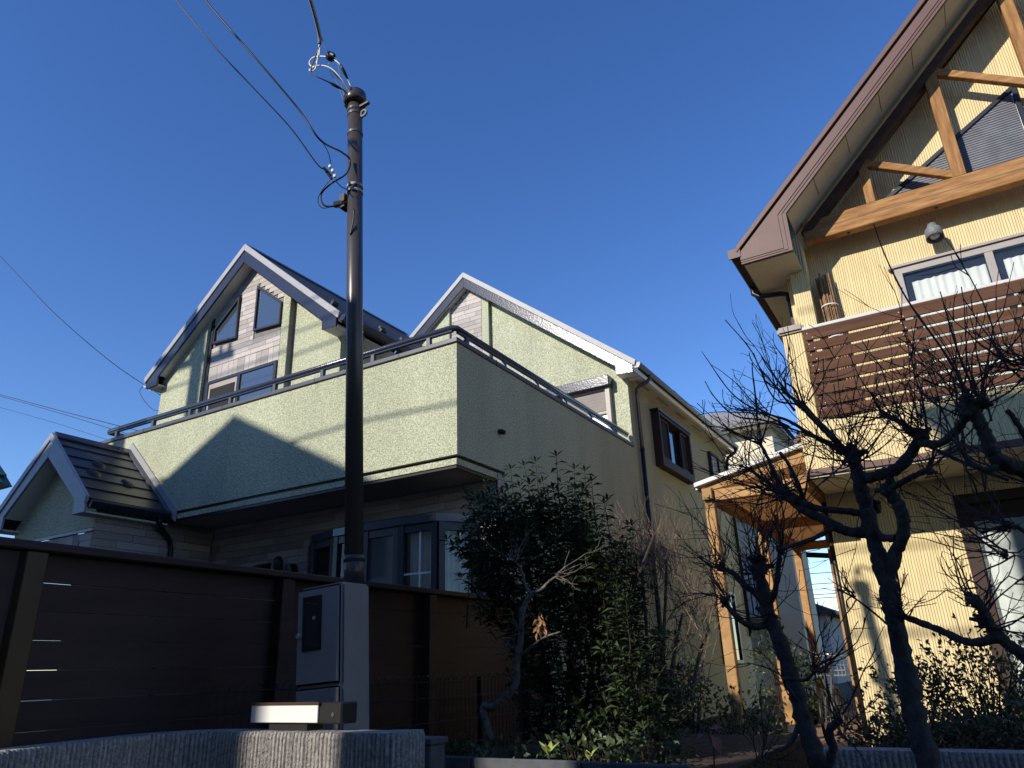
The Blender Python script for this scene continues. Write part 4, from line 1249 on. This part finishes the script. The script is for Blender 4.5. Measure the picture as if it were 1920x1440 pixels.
MB().tube([(bxx - .27, 9.42, bz + 1.02), (bxx - .24, 9.55, bz + 1.05), (bxx - .05, 9.64, bz + 1.0), (bxx + .05, 9.64, bz + 1.0), (bxx + .24, 9.55, bz + 1.05), (bxx + .27, 9.42, bz + 1.02)], .012, 8).build('handlebar', 'chrome', BK, smooth=True)
for s in (-1, 1):
    MB().tube([(bxx + s * .275, 9.40, bz + 1.018), (bxx + s * .25, 9.51, bz + 1.043)], .018, 8).build('grip', 'palebark', BK)
bk = MB()
for k in range(9):
    x = bxx - .18 + k * .045
    bk.tube([(x, 9.72, bz + .98), (x, 9.75, bz + .72), (x, 10.0, bz + .72), (x, 10.05, bz + .98)], .003, 4)
for z in (.74, .80, .86, .92, .98):
    bk.tube([(bxx - .18, 9.73, bz + z), (bxx + .18, 9.73, bz + z), (bxx + .18, 10.03, bz + z), (bxx - .18, 10.03, bz + z), (bxx - .18, 9.73, bz + z)], .004, 4)
bk = bk.build('basket', 'greymetal', BK)
bk['kind'] = 'stuff'

BK.scale = (.80, .80, .80)
BK.location = (-1.40, 8.45, GZ + .06)

# ================================================================== vegetation helpers
def rv(s=1.0):
    return Vector((random.gauss(0, s), random.gauss(0, s), random.gauss(0, s)))


def leaves(name, m, parent, items, kind='stuff'):
    """many small folded leaves in one mesh; items = (base, direction, normal, length, width, droop)"""
    n = len(items)
    V = np.zeros((n, 5, 3))
    off = ORG[parent.name] if parent is not None else Vector((0, 0, 0))
    for i, (p, d, nr, L, w, dr) in enumerate(items):
        d = Vector(d).normalized()
        s = d.cross(Vector(nr))
        s = s.normalized() if s.length > 1e-5 else d.orthogonal().normalized()
        nn = s.cross(d).normalized()
        p = Vector(p) - off
        V[i] = [p, p + d * L * .5 + s * w * .5 + nn * w * .16 - nn * dr * .25, p + d * L * .97 - nn * dr, p + d * L * .5 - s * w * .5 + nn * w * .16 - nn * dr * .25,
                p + d * L * .5 - nn * dr * .25]
    base = (np.arange(n) * 5)[:, None, None]
    F = (np.array([[0, 4, 1], [1, 4, 2], [0, 3, 4], [3, 2, 4]])[None] + base).reshape(-1, 3)
    me = bpy.data.meshes.new(name)
    me.from_pydata(V.reshape(-1, 3).tolist(), [], F.tolist())
    me.materials.append(MATS[m])
    o = bpy.data.objects.new(name, me)
    C.objects.link(o)
    if parent is not None: o.parent = parent
    ORG[o.name] = off.copy()
    if kind: o['kind'] = kind
    return o


def shoot(mb, p, d, L, r0, bend=.15, segs=4, buds=True, sides=4):
    """one straightish twig with swollen nodes; returns its points"""
    p = Vector(p); d = Vector(d).normalized()
    pts, rad = [p], [r0]
    up = Vector((0, 0, 1))
    for k in range(segs):
        d = (d + rv(bend * .5) + up * .06).normalized()
        p = p + d * L / segs
        pts.append(p)
        t = (k + 1) / segs
        rad.append(r0 * (1 - .68 * t))
    if buds: rad[-1] *= 1.7
    mb.tube(pts, rad, sides)
    return pts, d


def limb(mb, pts, r0, r1, sides=9, n=5, knob=.10):
    P = catmull(pts, n)
    m = len(P)
    rad = []
    for i in range(m):
        t = i / (m - 1)
        rad.append((r0 + (r1 - r0) * t) * (1 + random.uniform(-knob, knob)))
    P = [p + rv(r0 * .05) for p in P]
    mb.tube(P, rad, sides)
    return P


def knuckle(mb, c, r, n=9):
    """swollen pruning head with stub scars"""
    c = Vector(c)
    mb.lathe([(0.001, -r), (r * .75, -r * .7), (r * 1.0, -.1 * r), (r * .8, r * .6), (0.001, r * .95)], c, rv(.4) + Vector((0, 0, 1)), 9)
    for k in range(n):
        d = (rv(1) + Vector((0, 0, .5))).normalized()
        mb.tube([c + d * r * .5, c + d * r * random.uniform(1.2, 1.9)], [r * .42, r * .28], 6)


THIN = .78


def pruned_tree(name, label, limbs, heads, twigmat='twig', bark='bark', group='pruned bare garden trees', seed=1):
    random.seed(seed)
    base = Vector(limbs[0][0][0])
    t = thing(name, label, 'tree', tuple(base), group)
    for i, (pts, r0, r1) in enumerate(limbs):
        mb = MB()
        limb(mb, pts, r0 * THIN, r1 * THIN, n=7, knob=.14)
        mb.build('trunk' if i == 0 else 'branch', bark, t, smooth=True)
    for (c, r, n, lead, Lm, spread) in heads:
        mb = MB()
        knuckle(mb, c, r * .78)
        mb.build('pruned_knuckle', bark, t, smooth=True)
        tw = MB()
        for k in range(int(n * 1.0)):
            d = (Vector(lead).normalized() + rv(spread * 1.15)).normalized()
            L = Lm * random.uniform(.3, 1.15)
            if random.random() < .25: L *= 1.35
            o_ = Vector(c) + rv(r * .8)
            r_ = random.uniform(.0020, .0038) * (0.6 + .5 * L / Lm)
            pts, dd = shoot(tw, o_, d, L, r_, .34, 6)
            for q in range(random.choice((1, 2, 2, 3, 4))):
                i = random.randint(1, 5)
                d2 = ((pts[i] - pts[i - 1]).normalized() + rv(.6)).normalized()
                p2, d3 = shoot(tw, pts[i], d2, L * random.uniform(.15, .55), r_ * .62, .34, 4)
                if random.random() < .5:
                    shoot(tw, p2[2], (d3 + rv(.7)).normalized(), L * random.uniform(.08, .22), r_ * .5, .25, 2)
        if n == 0: continue
        tw = tw.build('twigs', twigmat, t)
        tw['kind'] = 'stuff'
    return t


P3 = lambda x, y, Y: at(x, y, Y=Y)
# ---- the big pruned tree before the yellow house
Y0 = 3.35
limbs = [
    ([P3(1760, 1500, 3.2), P3(1738, 1425, 3.22), P3(1712, 1330, 3.27), P3(1692, 1230, 3.31), P3(1675, 1150, 3.34), P3(1660, 1080, Y0), P3(1640, 1020, Y0), P3(1626, 960, Y0), P3(1612, 905, Y0), P3(1600, 858, Y0)], .056, .034),
    ([P3(1664, 1095, Y0), P3(1676, 1045, 3.33), P3(1694, 1000, 3.3), P3(1690, 960, 3.28), P3(1672, 930, 3.27), P3(1662, 918, 3.27)], .034, .030),
    ([P3(1632, 995, Y0), P3(1655, 1008, 3.33), P3(1680, 1010, 3.31)], .018, .020),
    ([P3(1628, 1000, Y0), P3(1585, 995, 3.38), P3(1545, 975, 3.42), P3(1505, 955, 3.45), P3(1472, 925, 3.48)], .030, .021),
    ([P3(1615, 962, Y0), P3(1570, 957, 3.30), P3(1530, 952, 3.26), P3(1490, 936, 3.22)], .020, .016),
    ([P3(1565, 990, 3.38), P3(1520, 1012, 3.3), P3(1480, 1025, 3.25), P3(1460, 1030, 3.22)], .013, .010),
    ([P3(1475, 930, 3.48), P3(1455, 895, 3.5), P3(1440, 860, 3.5), P3(1425, 830, 3.52)], .017, .009),
    ([P3(1475, 930, 3.48), P3(1440, 905, 3.42), P3(1405, 880, 3.4)], .015, .008),
    ([P3(1512, 948, 3.26), P3(1495, 905, 3.22), P3(1478, 870, 3.2), P3(1462, 848, 3.2)], .012, .009),
    ([P3(1600, 860, Y0), P3(1560, 835, 3.38), P3(1520, 815, 3.4), P3(1480, 790, 3.44), P3(1435, 775, 3.48)], .018, .006),
    ([P3(1598, 858, Y0), P3(1565, 825, 3.3), P3(1530, 790, 3.25), P3(1495, 755, 3.2), P3(1470, 735, 3.18)], .021, .008),
    ([P3(1588, 850, Y0), P3(1560, 815, 3.45), P3(1535, 790, 3.5), P3(1505, 757, 3.5)], .012, .010),
    ([P3(1612, 900, Y0), P3(1645, 892, 3.32), P3(1680, 880, 3.28), P3(1708, 850, 3.25), P3(1722, 825, 3.22)], .032, .027),
    ([P3(1725, 830, 3.22), P3(1760, 832, 3.18), P3(1790, 810, 3.15), P3(1812, 782, 3.12)], .022, .020),
    ([P3(1722, 820, 3.22), P3(1700, 800, 3.24), P3(1676, 785, 3.26), P3(1658, 778, 3.28)], .020, .011),
    ([P3(1664, 920, 3.27), P3(1690, 905, 3.24), P3(1715, 892, 3.22), P3(1740, 882, 3.2)], .016, .014),
    ([P3(1742, 885, 3.2), P3(1748, 858, 3.2), P3(1752, 835, 3.2)], .008, .005),
    ([P3(1728, 830, 3.22), P3(1790, 860, 3.2), P3(1850, 885, 3.15), P3(1890, 900, 3.1)], .009, .008),
    ([P3(1685, 1190, 3.31), P3(1640, 1150, 3.2), P3(1600, 1120, 3.1), P3(1570, 1105, 3.0)], .006, .004),
]
U = Vector((0, 0, 1)); LF = Vector((-.84, .45, 0)); RG = Vector((.85, .2, 0))
heads = [
    (P3(1598, 852, Y0), .045, 46, U * 1.0 + LF * .35, .55, .55),
    (P3(1470, 925, 3.48), .032, 34, U * .5 + LF * 1.0, .42, .50),
    (P3(1490, 936, 3.22), .026, 26, U * .7 + LF * .8, .40, .55),
    (P3(1425, 830, 3.52), .016, 14, U * .9 + LF * .7, .40, .4),
    (P3(1405, 880, 3.4), .014, 12, U * .3 + LF, .34, .4),
    (P3(1470, 735, 3.18), .012, 9, U * 1.0 + LF * .5, .46, .22),
    (P3(1435, 775, 3.48), .012, 9, U * .8 + LF * .9, .42, .25),
    (P3(1505, 757, 3.5), .014, 10, U * 1.0 + LF * .2, .36, .4),
    (P3(1726, 815, 3.22), .038, 32, U * .8 + LF * .15, .36, .6),
    (P3(1815, 775, 3.12), .042, 32, U * 1.0, .42, .55),
    (P3(1662, 918, 3.27), .036, 14, U * .7 + RG * .1, .18, .7),
    (P3(1742, 884, 3.2), .020, 9, U * .5 + RG * .5, .22, .6),
    (P3(1658, 778, 3.28), .018, 10, U + LF * .2, .25, .6),
    (P3(1600, 1118, 3.1), .008, 8, U * .4 + LF * .6, .18, .6),
    (P3(1640, 950, 3.4), .034, 0, U, .2, .5),
]
main_tree = pruned_tree('pruned_tree', 'tall bare pruned tree with forked knobbly trunk before the yellow wall', limbs, heads, seed=11)
# long single whips that stand out against sky and boards
random.seed(5)
wh = MB()
for pl in (([(1560, 822), (1500, 762), (1450, 745), (1410, 660), (1360, 600)], 3.2), ([(1820, 745), (1770, 660), (1700, 560), (1660, 480), (1638, 420)], 3.1), ([(1830, 740), (1800, 670), (1778, 600), (1763, 547)], 3.1),
           ([(1490, 770), (1450, 720), (1425, 690), (1413, 662)], 3.25), ([(1500, 765), (1460, 715), (1440, 690), (1427, 668)], 3.3), ([(1505, 770), (1490, 730), (1470, 715), (1460, 692)], 3.2),
           ([(1560, 830), (1440, 790), (1380, 780), (1340, 745), (1322, 715)], 3.4), ([(1480, 800), (1420, 770), (1370, 735), (1320, 665)], 3.4), ([(1420, 790), (1416, 740), (1411, 700), (1410, 680)], 3.3)):
    pts = catmull([P3(x, y, pl[1] + random.uniform(-.03, .03)) for x, y in pl[0]], 5)
    m = len(pts)
    wh.tube(pts, [.0052 * (1 - .62 * i / (m - 1)) * (1.25 if i % 4 == 0 else 1) for i in range(m)], 5)
w_ = wh.build('long_shoots', 'twig', main_tree); w_['kind'] = 'stuff'

# ---- the tree at the right edge of the picture
limbs = [
    ([P3(2030, 1480, 3.0), P3(2000, 1330, 3.0), P3(1985, 1150, 3.0), P3(1975, 1000, 3.0), P3(1960, 890, 3.0)], .06, .045),
    ([P3(1972, 920, 3.0), P3(1930, 885, 2.98), P3(1885, 870, 2.95), P3(1862, 850, 2.94), P3(1845, 810, 2.93), P3(1828, 775, 2.92)], .040, .026),
    ([P3(1880, 872, 2.95), P3(1845, 880, 2.9), P3(1815, 862, 2.88), P3(1800, 840, 2.86)], .014, .010),
    ([P3(1975, 900, 3.0), P3(1930, 830, 2.96), P3(1905, 790, 2.92), P3(1890, 770, 2.9)], .016, .010),
    ([P3(1990, 1290, 3.0), P3(1940, 1245, 2.98), P3(1900, 1215, 2.96), P3(1865, 1185, 2.94), P3(1845, 1150, 2.93), P3(1828, 1125, 2.92)], .030, .020),
    ([P3(1875, 1195, 2.95), P3(1820, 1205, 3.05), P3(1770, 1185, 3.12), P3(1720, 1165, 3.18), P3(1690, 1155, 3.2)], .020, .013),
    ([P3(1990, 1010, 3.0), P3(1930, 1000, 2.95), P3(1895, 985, 2.92), P3(1840, 998, 2.9)], .012, .006),
]
heads = [
    (P3(1822, 765, 2.92), .046, 24, U * 1.0 + LF * .1, .42, .55),
    (P3(1940, 690, 2.9), .034, 26, U * .6 + LF * .7, .36, .6),
    (P3(1800, 838, 2.86), .016, 10, U + LF * .3, .2, .6),
    (P3(1828, 1125, 2.92), .026, 12, U * .6 + LF * .3, .20, .6),
    (P3(1690, 1155, 3.2), .020, 16, U * .9 + LF * .2, .17, .6),
    (P3(1845, 1165, 2.94), .028, 14, U * .5 + RG * .4, .30, .6),
    (P3(1895, 985, 2.92), .014, 16, U * .3 + LF * .8, .36, .6),
    (P3(1885, 1040, 2.9), .012, 12, U * .2 + LF * .6, .40, .6),
    (P3(1960, 890, 3.0), .05, 12, U + LF * .3, .45, .6),
]
pruned_tree('pruned_tree', 'bare pruned tree reaching in from the right edge with thick stubby limbs', limbs, heads, seed=23)

# ---- the shorter dark tree in front of the pergola
limbs = [
    ([P3(1560, 1500, 3.4), P3(1532, 1425, 3.42), P3(1508, 1350, 3.46), P3(1488, 1280, 3.5), P3(1465, 1210, 3.52), P3(1440, 1150, 3.55), P3(1430, 1100, 3.55), P3(1418, 1060, 3.56)], .050, .036),
    ([P3(1442, 1170, 3.55), P3(1415, 1175, 3.5), P3(1385, 1160, 3.46), P3(1358, 1130, 3.44)], .020, .015),
    ([P3(1432, 1120, 3.55), P3(1400, 1100, 3.6), P3(1375, 1075, 3.62), P3(1350, 1065, 3.64)], .022, .013),
    ([P3(1440, 1140, 3.55), P3(1455, 1100, 3.5), P3(1460, 1060, 3.46), P3(1462, 1032, 3.44)], .020, .012),
    ([P3(1500, 1320, 3.46), P3(1470, 1275, 3.4), P3(1510, 1275, 3.35), P3(1530, 1255, 3.3)], .012, .008),
    ([P3(1505, 1345, 3.46), P3(1480, 1395, 3.4), P3(1450, 1410, 3.35), P3(1425, 1425, 3.3)], .014, .007),
    ([P3(1550, 1440, 3.38), P3(1562, 1400, 3.36), P3(1555, 1370, 3.35), P3(1572, 1352, 3.34)], .022, .018),
]
heads = [
    (P3(1425, 1065, 3.56), .048, 44, U * .9, .36, .65),
    (P3(1358, 1125, 3.44), .026, 24, U * .6 + LF * .7, .34, .6),
    (P3(1352, 1065, 3.64), .024, 24, U * .7 + LF * .7, .36, .55),
    (P3(1462, 1030, 3.44), .020, 16, U * .8 + RG * .2, .30, .6),
    (P3(1440, 1150, 3.55), .040, 12, U * .3 + LF * .4, .30, .7),
    (P3(1530, 1255, 3.3), .016, 14, U * .5 + RG * .4, .28, .6),
    (P3(1425, 1425, 3.3), .012, 12, U * .4 + RG * .3, .26, .7),
    (P3(1572, 1352, 3.34), .022, 12, U * .8 + RG * .3, .26, .6),
    (P3(1490, 1285, 3.5), .020, 10, U * .4 + LF * .5, .3, .6),
]
pruned_tree('pruned_tree', 'shorter bare pruned tree in front of the pergola posts', limbs, heads, seed=31)

# ---- crooked little trunk beside the evergreen
limbs = [
    ([P3(932, 1440, 3.95), P3(922, 1400, 3.95), P3(910, 1350, 3.95), P3(907, 1325, 3.95), P3(925, 1325, 3.95), P3(950, 1305, 3.95), P3(968, 1280, 3.95), P3(970, 1240, 3.95), P3(976, 1205, 3.95), P3(978, 1160, 3.95), P3(985, 1130, 3.95), P3(1000, 1110, 3.95)], .032, .018),
    ([P3(996, 1115, 3.95), P3(985, 1095, 3.95), P3(978, 1070, 3.93), P3(965, 1050, 3.9)], .014, .006),
    ([P3(998, 1112, 3.95), P3(1015, 1105, 3.9), P3(1030, 1090, 3.88), P3(1045, 1080, 3.86)], .014, .008),
    ([P3(978, 1228, 3.95), P3(1000, 1210, 3.9), P3(1020, 1195, 3.86), P3(1050, 1185, 3.85)], .012, .006),
]
heads = [(P3(966, 1050, 3.9), .010, 12, U + LF * .2, .2, .6), (P3(1046, 1080, 3.86), .012, 9, U * .3 + RG, .2, .6), (P3(978, 1180, 3.93), .014, 9, U + LF * .4, .14, .6), (P3(960, 1215, 3.93), .008, 8, LF + U * .2, .16, .5)]
ct = pruned_tree('crooked_tree', 'small crooked bare trunk standing before the evergreen shrub', limbs, heads, 'palebark', 'palebark', group='small garden trees', seed=3)
random.seed(8)
leaves('dead_leaves', 'deadleaf', ct, [(Vector(P3(1012 + random.uniform(-7, 9), 1150 + random.uniform(0, 36), 3.85)), Vector((random.gauss(0, .4), random.gauss(0, .4), -1)), rv(), random.uniform(.03, .06), .018, .01) for k in range(26)])

# ---- tall evergreen shrub
random.seed(42)
ES = thing('evergreen_shrub', 'dense dark evergreen shrub with upright leafy shoots before the green wall', 'shrub', (-2.3, 4.6, .98))
items = []
stems = MB()
cx, cy = -2.35, 4.62


def shrub_r(z):
    # half-width of the crown against height
    t = (z - .95) / 2.0
    return .30 + .38 * math.sin(min(1, max(0, t * 1.15 + .12)) * math.pi) ** .7


def leafy_stem(p, d, L, n, ll, stems_mb, r=.006):
    p = Vector(p); d = Vector(d).normalized()
    pts = [p]
    for k in range(6):
        d = (d + rv(.05) + Vector((0, 0, .06))).normalized()
        pts.append(pts[-1] + d * L / 6)
    stems_mb.tube(pts, [r * (1 - .12 * k) for k in range(7)], 5)
    for k in range(n):
        t = (k + random.random()) / n
        f = t * 5.999
        i = int(f)
        q = pts[i].lerp(pts[i + 1], f - i)
        a = k * 2.4 + random.uniform(-.3, .3)
        out = Vector((math.cos(a), math.sin(a), random.uniform(.05, .45)))
        items.append((q, out, Vector((0, 0, 1)) + rv(.25), ll * random.uniform(.7, 1.15) * (1 - .25 * t), ll * .30, ll * random.uniform(.1, .4)))
    for k in range(5):
        a = k * 1.256
        items.append((pts[-1], Vector((math.cos(a), math.sin(a), .9)), Vector((0, 0, 1)), ll * .65, ll * .2, .01))


tops = [(885, 930), (905, 905), (960, 895), (968, 880), (1000, 872), (1010, 862), (1050, 856), (1075, 872), (1098, 885), (1118, 905), (1140, 940), (1160, 985), (1180, 1040), (930, 930), (985, 910), (1030, 900), (1080, 920), (1150, 1030), (1190, 1120), (900, 980), (870, 1010)]
for x, y in tops:
    Yt = random.uniform(4.35, 4.85)
    tp = Vector(P3(x, y, Yt))
    L = random.uniform(.5, .75)
    leafy_stem(tp - Vector((random.uniform(-.03, .03), random.uniform(-.03, .03), L)), (random.gauss(0, .04), random.gauss(0, .04), 1), L, 26, .105, stems)
# body: many side shoots filling the crown volume; outline follows the photo
prof = [(2.45, -2.82, -2.30), (2.3, -2.90, -2.15), (2.1, -2.92, -1.98), (1.9, -2.88, -1.92), (1.7, -2.80, -1.86), (1.5, -2.66, -1.80), (1.25, -2.55, -1.76), (1.0, -2.5, -1.74)]
for k in range(640):
    z = random.uniform(1.0, 2.45)
    for a, b in zip(prof, prof[1:]):
        if b[0] <= z <= a[0]:
            t = (a[0] - z) / (a[0] - b[0])
            xl, xr = a[1] + (b[1] - a[1]) * t, a[2] + (b[2] - a[2]) * t
            break
    x = random.uniform(xl, xr)
    hw = .34 * math.sqrt(max(.05, 1 - ((x - (xl + xr) / 2) / ((xr - xl) / 2)) ** 2)) + .08
    y = cy + random.uniform(-1, 1) * hw
    dd = Vector(((x - cx) * .7, (y - cy) * 1.2 - .25, random.uniform(.2, 1.0))).normalized()
    leafy_stem((x, y, z), dd + rv(.25), random.uniform(.16, .34), 13, random.uniform(.085, .125), stems, .0045)
for k in range(7):
    x = -2.3 + random.uniform(-.3, .3)
    stems.tube([(x, cy + random.uniform(-.2, .2), .95), (x + random.uniform(-.2, .2), cy, 1.6), (x + random.uniform(-.4, .4), cy, 2.3)], [.02, .014, .008], 6)
leaves('foliage', 'leaf', ES, items)
s_ = stems.build('stems', 'twig', ES); s_['kind'] = 'stuff'

# ---- bare multi-stemmed shrub with pale sunlit tips
random.seed(77)
BS = thing('bare_shrub', 'bare twiggy shrub with pale fan of fine shoots beside the green wall', 'shrub', (-1.95, 5.25, .98))
st = MB()
for (x0, y0), (x1, y1) in (((1215, 1330), (1200, 1040)), ((1225, 1330), (1250, 1050)), ((1235, 1330), (1235, 1120)), ((1250, 1330), (1280, 1150)), ((1290, 1300), (1330, 1180))):
    limb(st, [P3(x0, y0 + 60, 5.3), P3((x0 + x1) / 2 + random.uniform(-8, 8), (y0 + y1) / 2, 5.25), P3(x1, y1, 5.2)], .017, .009, 7)
s_ = st.build('stems', 'palebark', BS, smooth=True); s_['kind'] = 'stuff'
tw = MB()
for k in range(210):
    bx_, by_ = random.choice(((1200, 1040), (1185, 1075), (1225, 1060), (1250, 1050), (1245, 1090), (1270, 1080), (1215, 1100), (1285, 1140), (1320, 1170)))
    b = Vector(P3(bx_ + random.uniform(-28, 28), by_ + random.uniform(-25, 25), 5.2 + random.uniform(-.15, .15)))
    pts, dd = shoot(tw, b, Vector((random.gauss(0, .62), random.gauss(0, .5), 1)), random.uniform(.15, .55), .0026, .16, 5)
    for q in range(2):
        if random.random() < .6: shoot(tw, pts[random.randint(1, 4)], (dd + rv(.55)).normalized(), random.uniform(.06, .18), .0022, .15, 3)
for k in range(90):
    b = Vector(P3(random.uniform(1210, 1330), random.uniform(1130, 1300), 5.1 + random.uniform(-.2, .2)))
    shoot(tw, b, rv(.6) + Vector((0, 0, .6)), random.uniform(.12, .4), .003, .2, 4)
s_ = tw.build('twigs', 'paletwig', BS); s_['kind'] = 'stuff'

# ---- small-leaved bush before the patio door
random.seed(99)
SB = thing('boxwood_bush', 'broad small-leaved olive bush below the yellow wall on the right', 'bush', (.2, 5.4, .97))
items = []
stb = MB()
blobs = [(-.38, 5.3, 1.18, .32, .30), (-.05, 5.3, 1.28, .36, .33), (.35, 5.35, 1.22, .40, .34), (.75, 5.4, 1.25, .42, .36), (1.2, 5.4, 1.3, .45, .4), (-.58, 5.0, 1.05, .20, .16), (.2, 4.9, 1.08, .40, .20), (.7, 4.9, 1.08, .40, .22), (-.2, 4.85, 1.05, .35, .16)]
for (bx_, by_, bz_, rx, rz) in blobs:
    for k in range(int(560 * rx / .35)):
        d = rv(1).normalized()
        rr = random.uniform(.55, 1.12) if random.random() < .85 else random.uniform(1.0, 1.4)
        p = Vector((bx_ + d.x * rx * rr, by_ + d.y * rx * .9 * rr, bz_ + d.z * rz * rr))
        if p.z < .96: p.z = .96 + random.random() * .05
        for q in range(3):
            items.append((p + rv(.012), d + rv(.8) + Vector((0, 0, .3)), rv(1) + Vector((0, 0, 1.2)), random.uniform(.028, .048), random.uniform(.014, .02), .004))
        if k % 9 == 0:
            stb.tube([Vector((bx_, by_, .97)).lerp(p, .35), Vector((bx_, by_, .97)).lerp(p, .7) + rv(.02), p], [.005, .003, .0015], 4)
leaves('foliage', 'smallleaf', SB, items)
s_ = stb.build('stems', 'twig', SB); s_['kind'] = 'stuff'

# ---- ivy-like ground shrub at the foot of the pergola, and climbers between the posts
def leaf_mound(name, label, cat, blobs, m, n, ll, seed, group=None):
    random.seed(seed)
    t = thing(name, label, cat, (blobs[0][0], blobs[0][1], GZ), group)
    its = []
    stm = MB()
    for (x, y, z, rx, rz) in blobs:
        for k in range(n):
            d = rv(1).normalized()
            rr = random.uniform(.5, 1.1)
            p = Vector((x + d.x * rx * rr, y + d.y * rx * rr, z + d.z * rz * rr))
            its.append((p, d + rv(.7), rv(.7) + Vector((0, 0, 1)), ll * random.uniform(.6, 1.2), ll * .5, ll * .15))
            if k % 12 == 0: stm.tube([(x, y, GZ), Vector((x, y, z)).lerp(p, .6), p], [.005, .003, .001], 4)
    leaves('foliage', m, t, its)
    o = stm.build('stems', 'twig', t); o['kind'] = 'stuff'
    return t


leaf_mound('ground_shrub', 'green leafy shrub around the foot of the front pergola post', 'shrub', [(-2.35, 7.0, 1.1, .35, .35), (-2.0, 7.1, 1.0, .35, .30), (-1.78, 7.0, .9, .25, .22), (-2.45, 7.2, 1.35, .2, .25)], 'ivy', 420, .055, 12)
leaf_mound('climber', 'dark climbing plant against the middle pergola post', 'shrub', [(-2.2, 9.9, 1.3, .3, .6), (-2.15, 10.6, 1.2, .3, .5), (-2.1, 11.3, 1.1, .28, .45)], 'ivy', 420, .07, 13)
leaf_mound('low_plant', 'low ferny plants behind the edging plank below the evergreen', 'plant', [(-2.75, 3.85, 1.05, .2, .10), (-2.35, 3.8, 1.05, .22, .10), (-1.9, 3.9, 1.06, .25, .12), (-1.55, 3.95, 1.08, .22, .14), (-2.0, 4.3, 1.15, .4, .2)], 'ivy', 230, .05, 14)
# a few broad lime-green leaves over the edging
random.seed(15)
for (x, y, n, sc, lab) in ((1030, 1405, 9, 1.0, 'lime green rosette above the edging under the evergreen'), (1105, 1412, 3, .9, 'single upright lime leaf near the middle of the edging'), (1150, 1418, 6, .9, 'lime green leaves at the right part of the edging'), (905, 1412, 3, .8, 'small lime leaf by the crooked trunk')):
    b = Vector(P3(x, y + 14, 3.66))
    t = thing('lime_plant', lab, 'plant', tuple(b), 'lime-leaved plants')
    its = []
    for k in range(n):
        a = k * 2.4
        its.append((b + Vector((0, 0, .0)), Vector((math.cos(a) * .6, math.sin(a) * .5, 1.1)), Vector((math.cos(a), math.sin(a), .2)) * -1 + Vector((0, -.6, .4)), .085 * sc * random.uniform(.7, 1.1), .035 * sc, .02))
    leaves('leaf_blades', 'limeleaf', t, its, None)
    MB().tube([b - Vector((0, 0, .15)), b], [.006, .004], 5).build('stem', 'twig', t)
# red autumn leaves close to the path
rp = thing('red_leaf_sprig', 'sprig with a few large dull red leaves at the path edge', 'plant', P3(1335, 1440, 3.3), 'sprigs')
random.seed(4)
MB().tube([P3(1340, 1470, 3.3), P3(1338, 1400, 3.28), P3(1325, 1370, 3.26)], [.004, .003, .002], 5).build('stem', 'twig', rp)
its = []
for (x, y, dx, dz, L, w) in ((1334, 1378, .55, -.8, .075, .05), (1320, 1376, -.9, -.3, .05, .035), (1330, 1366, .8, .25, .05, .022)):
    its.append((Vector(P3(x, y, 3.25)), Vector((dx, -.15, dz)), Vector((.35, -.7, .8)) + rv(.4), L, w, .022))
leaves('leaf_blades', 'pinkleaf', rp, its, None)
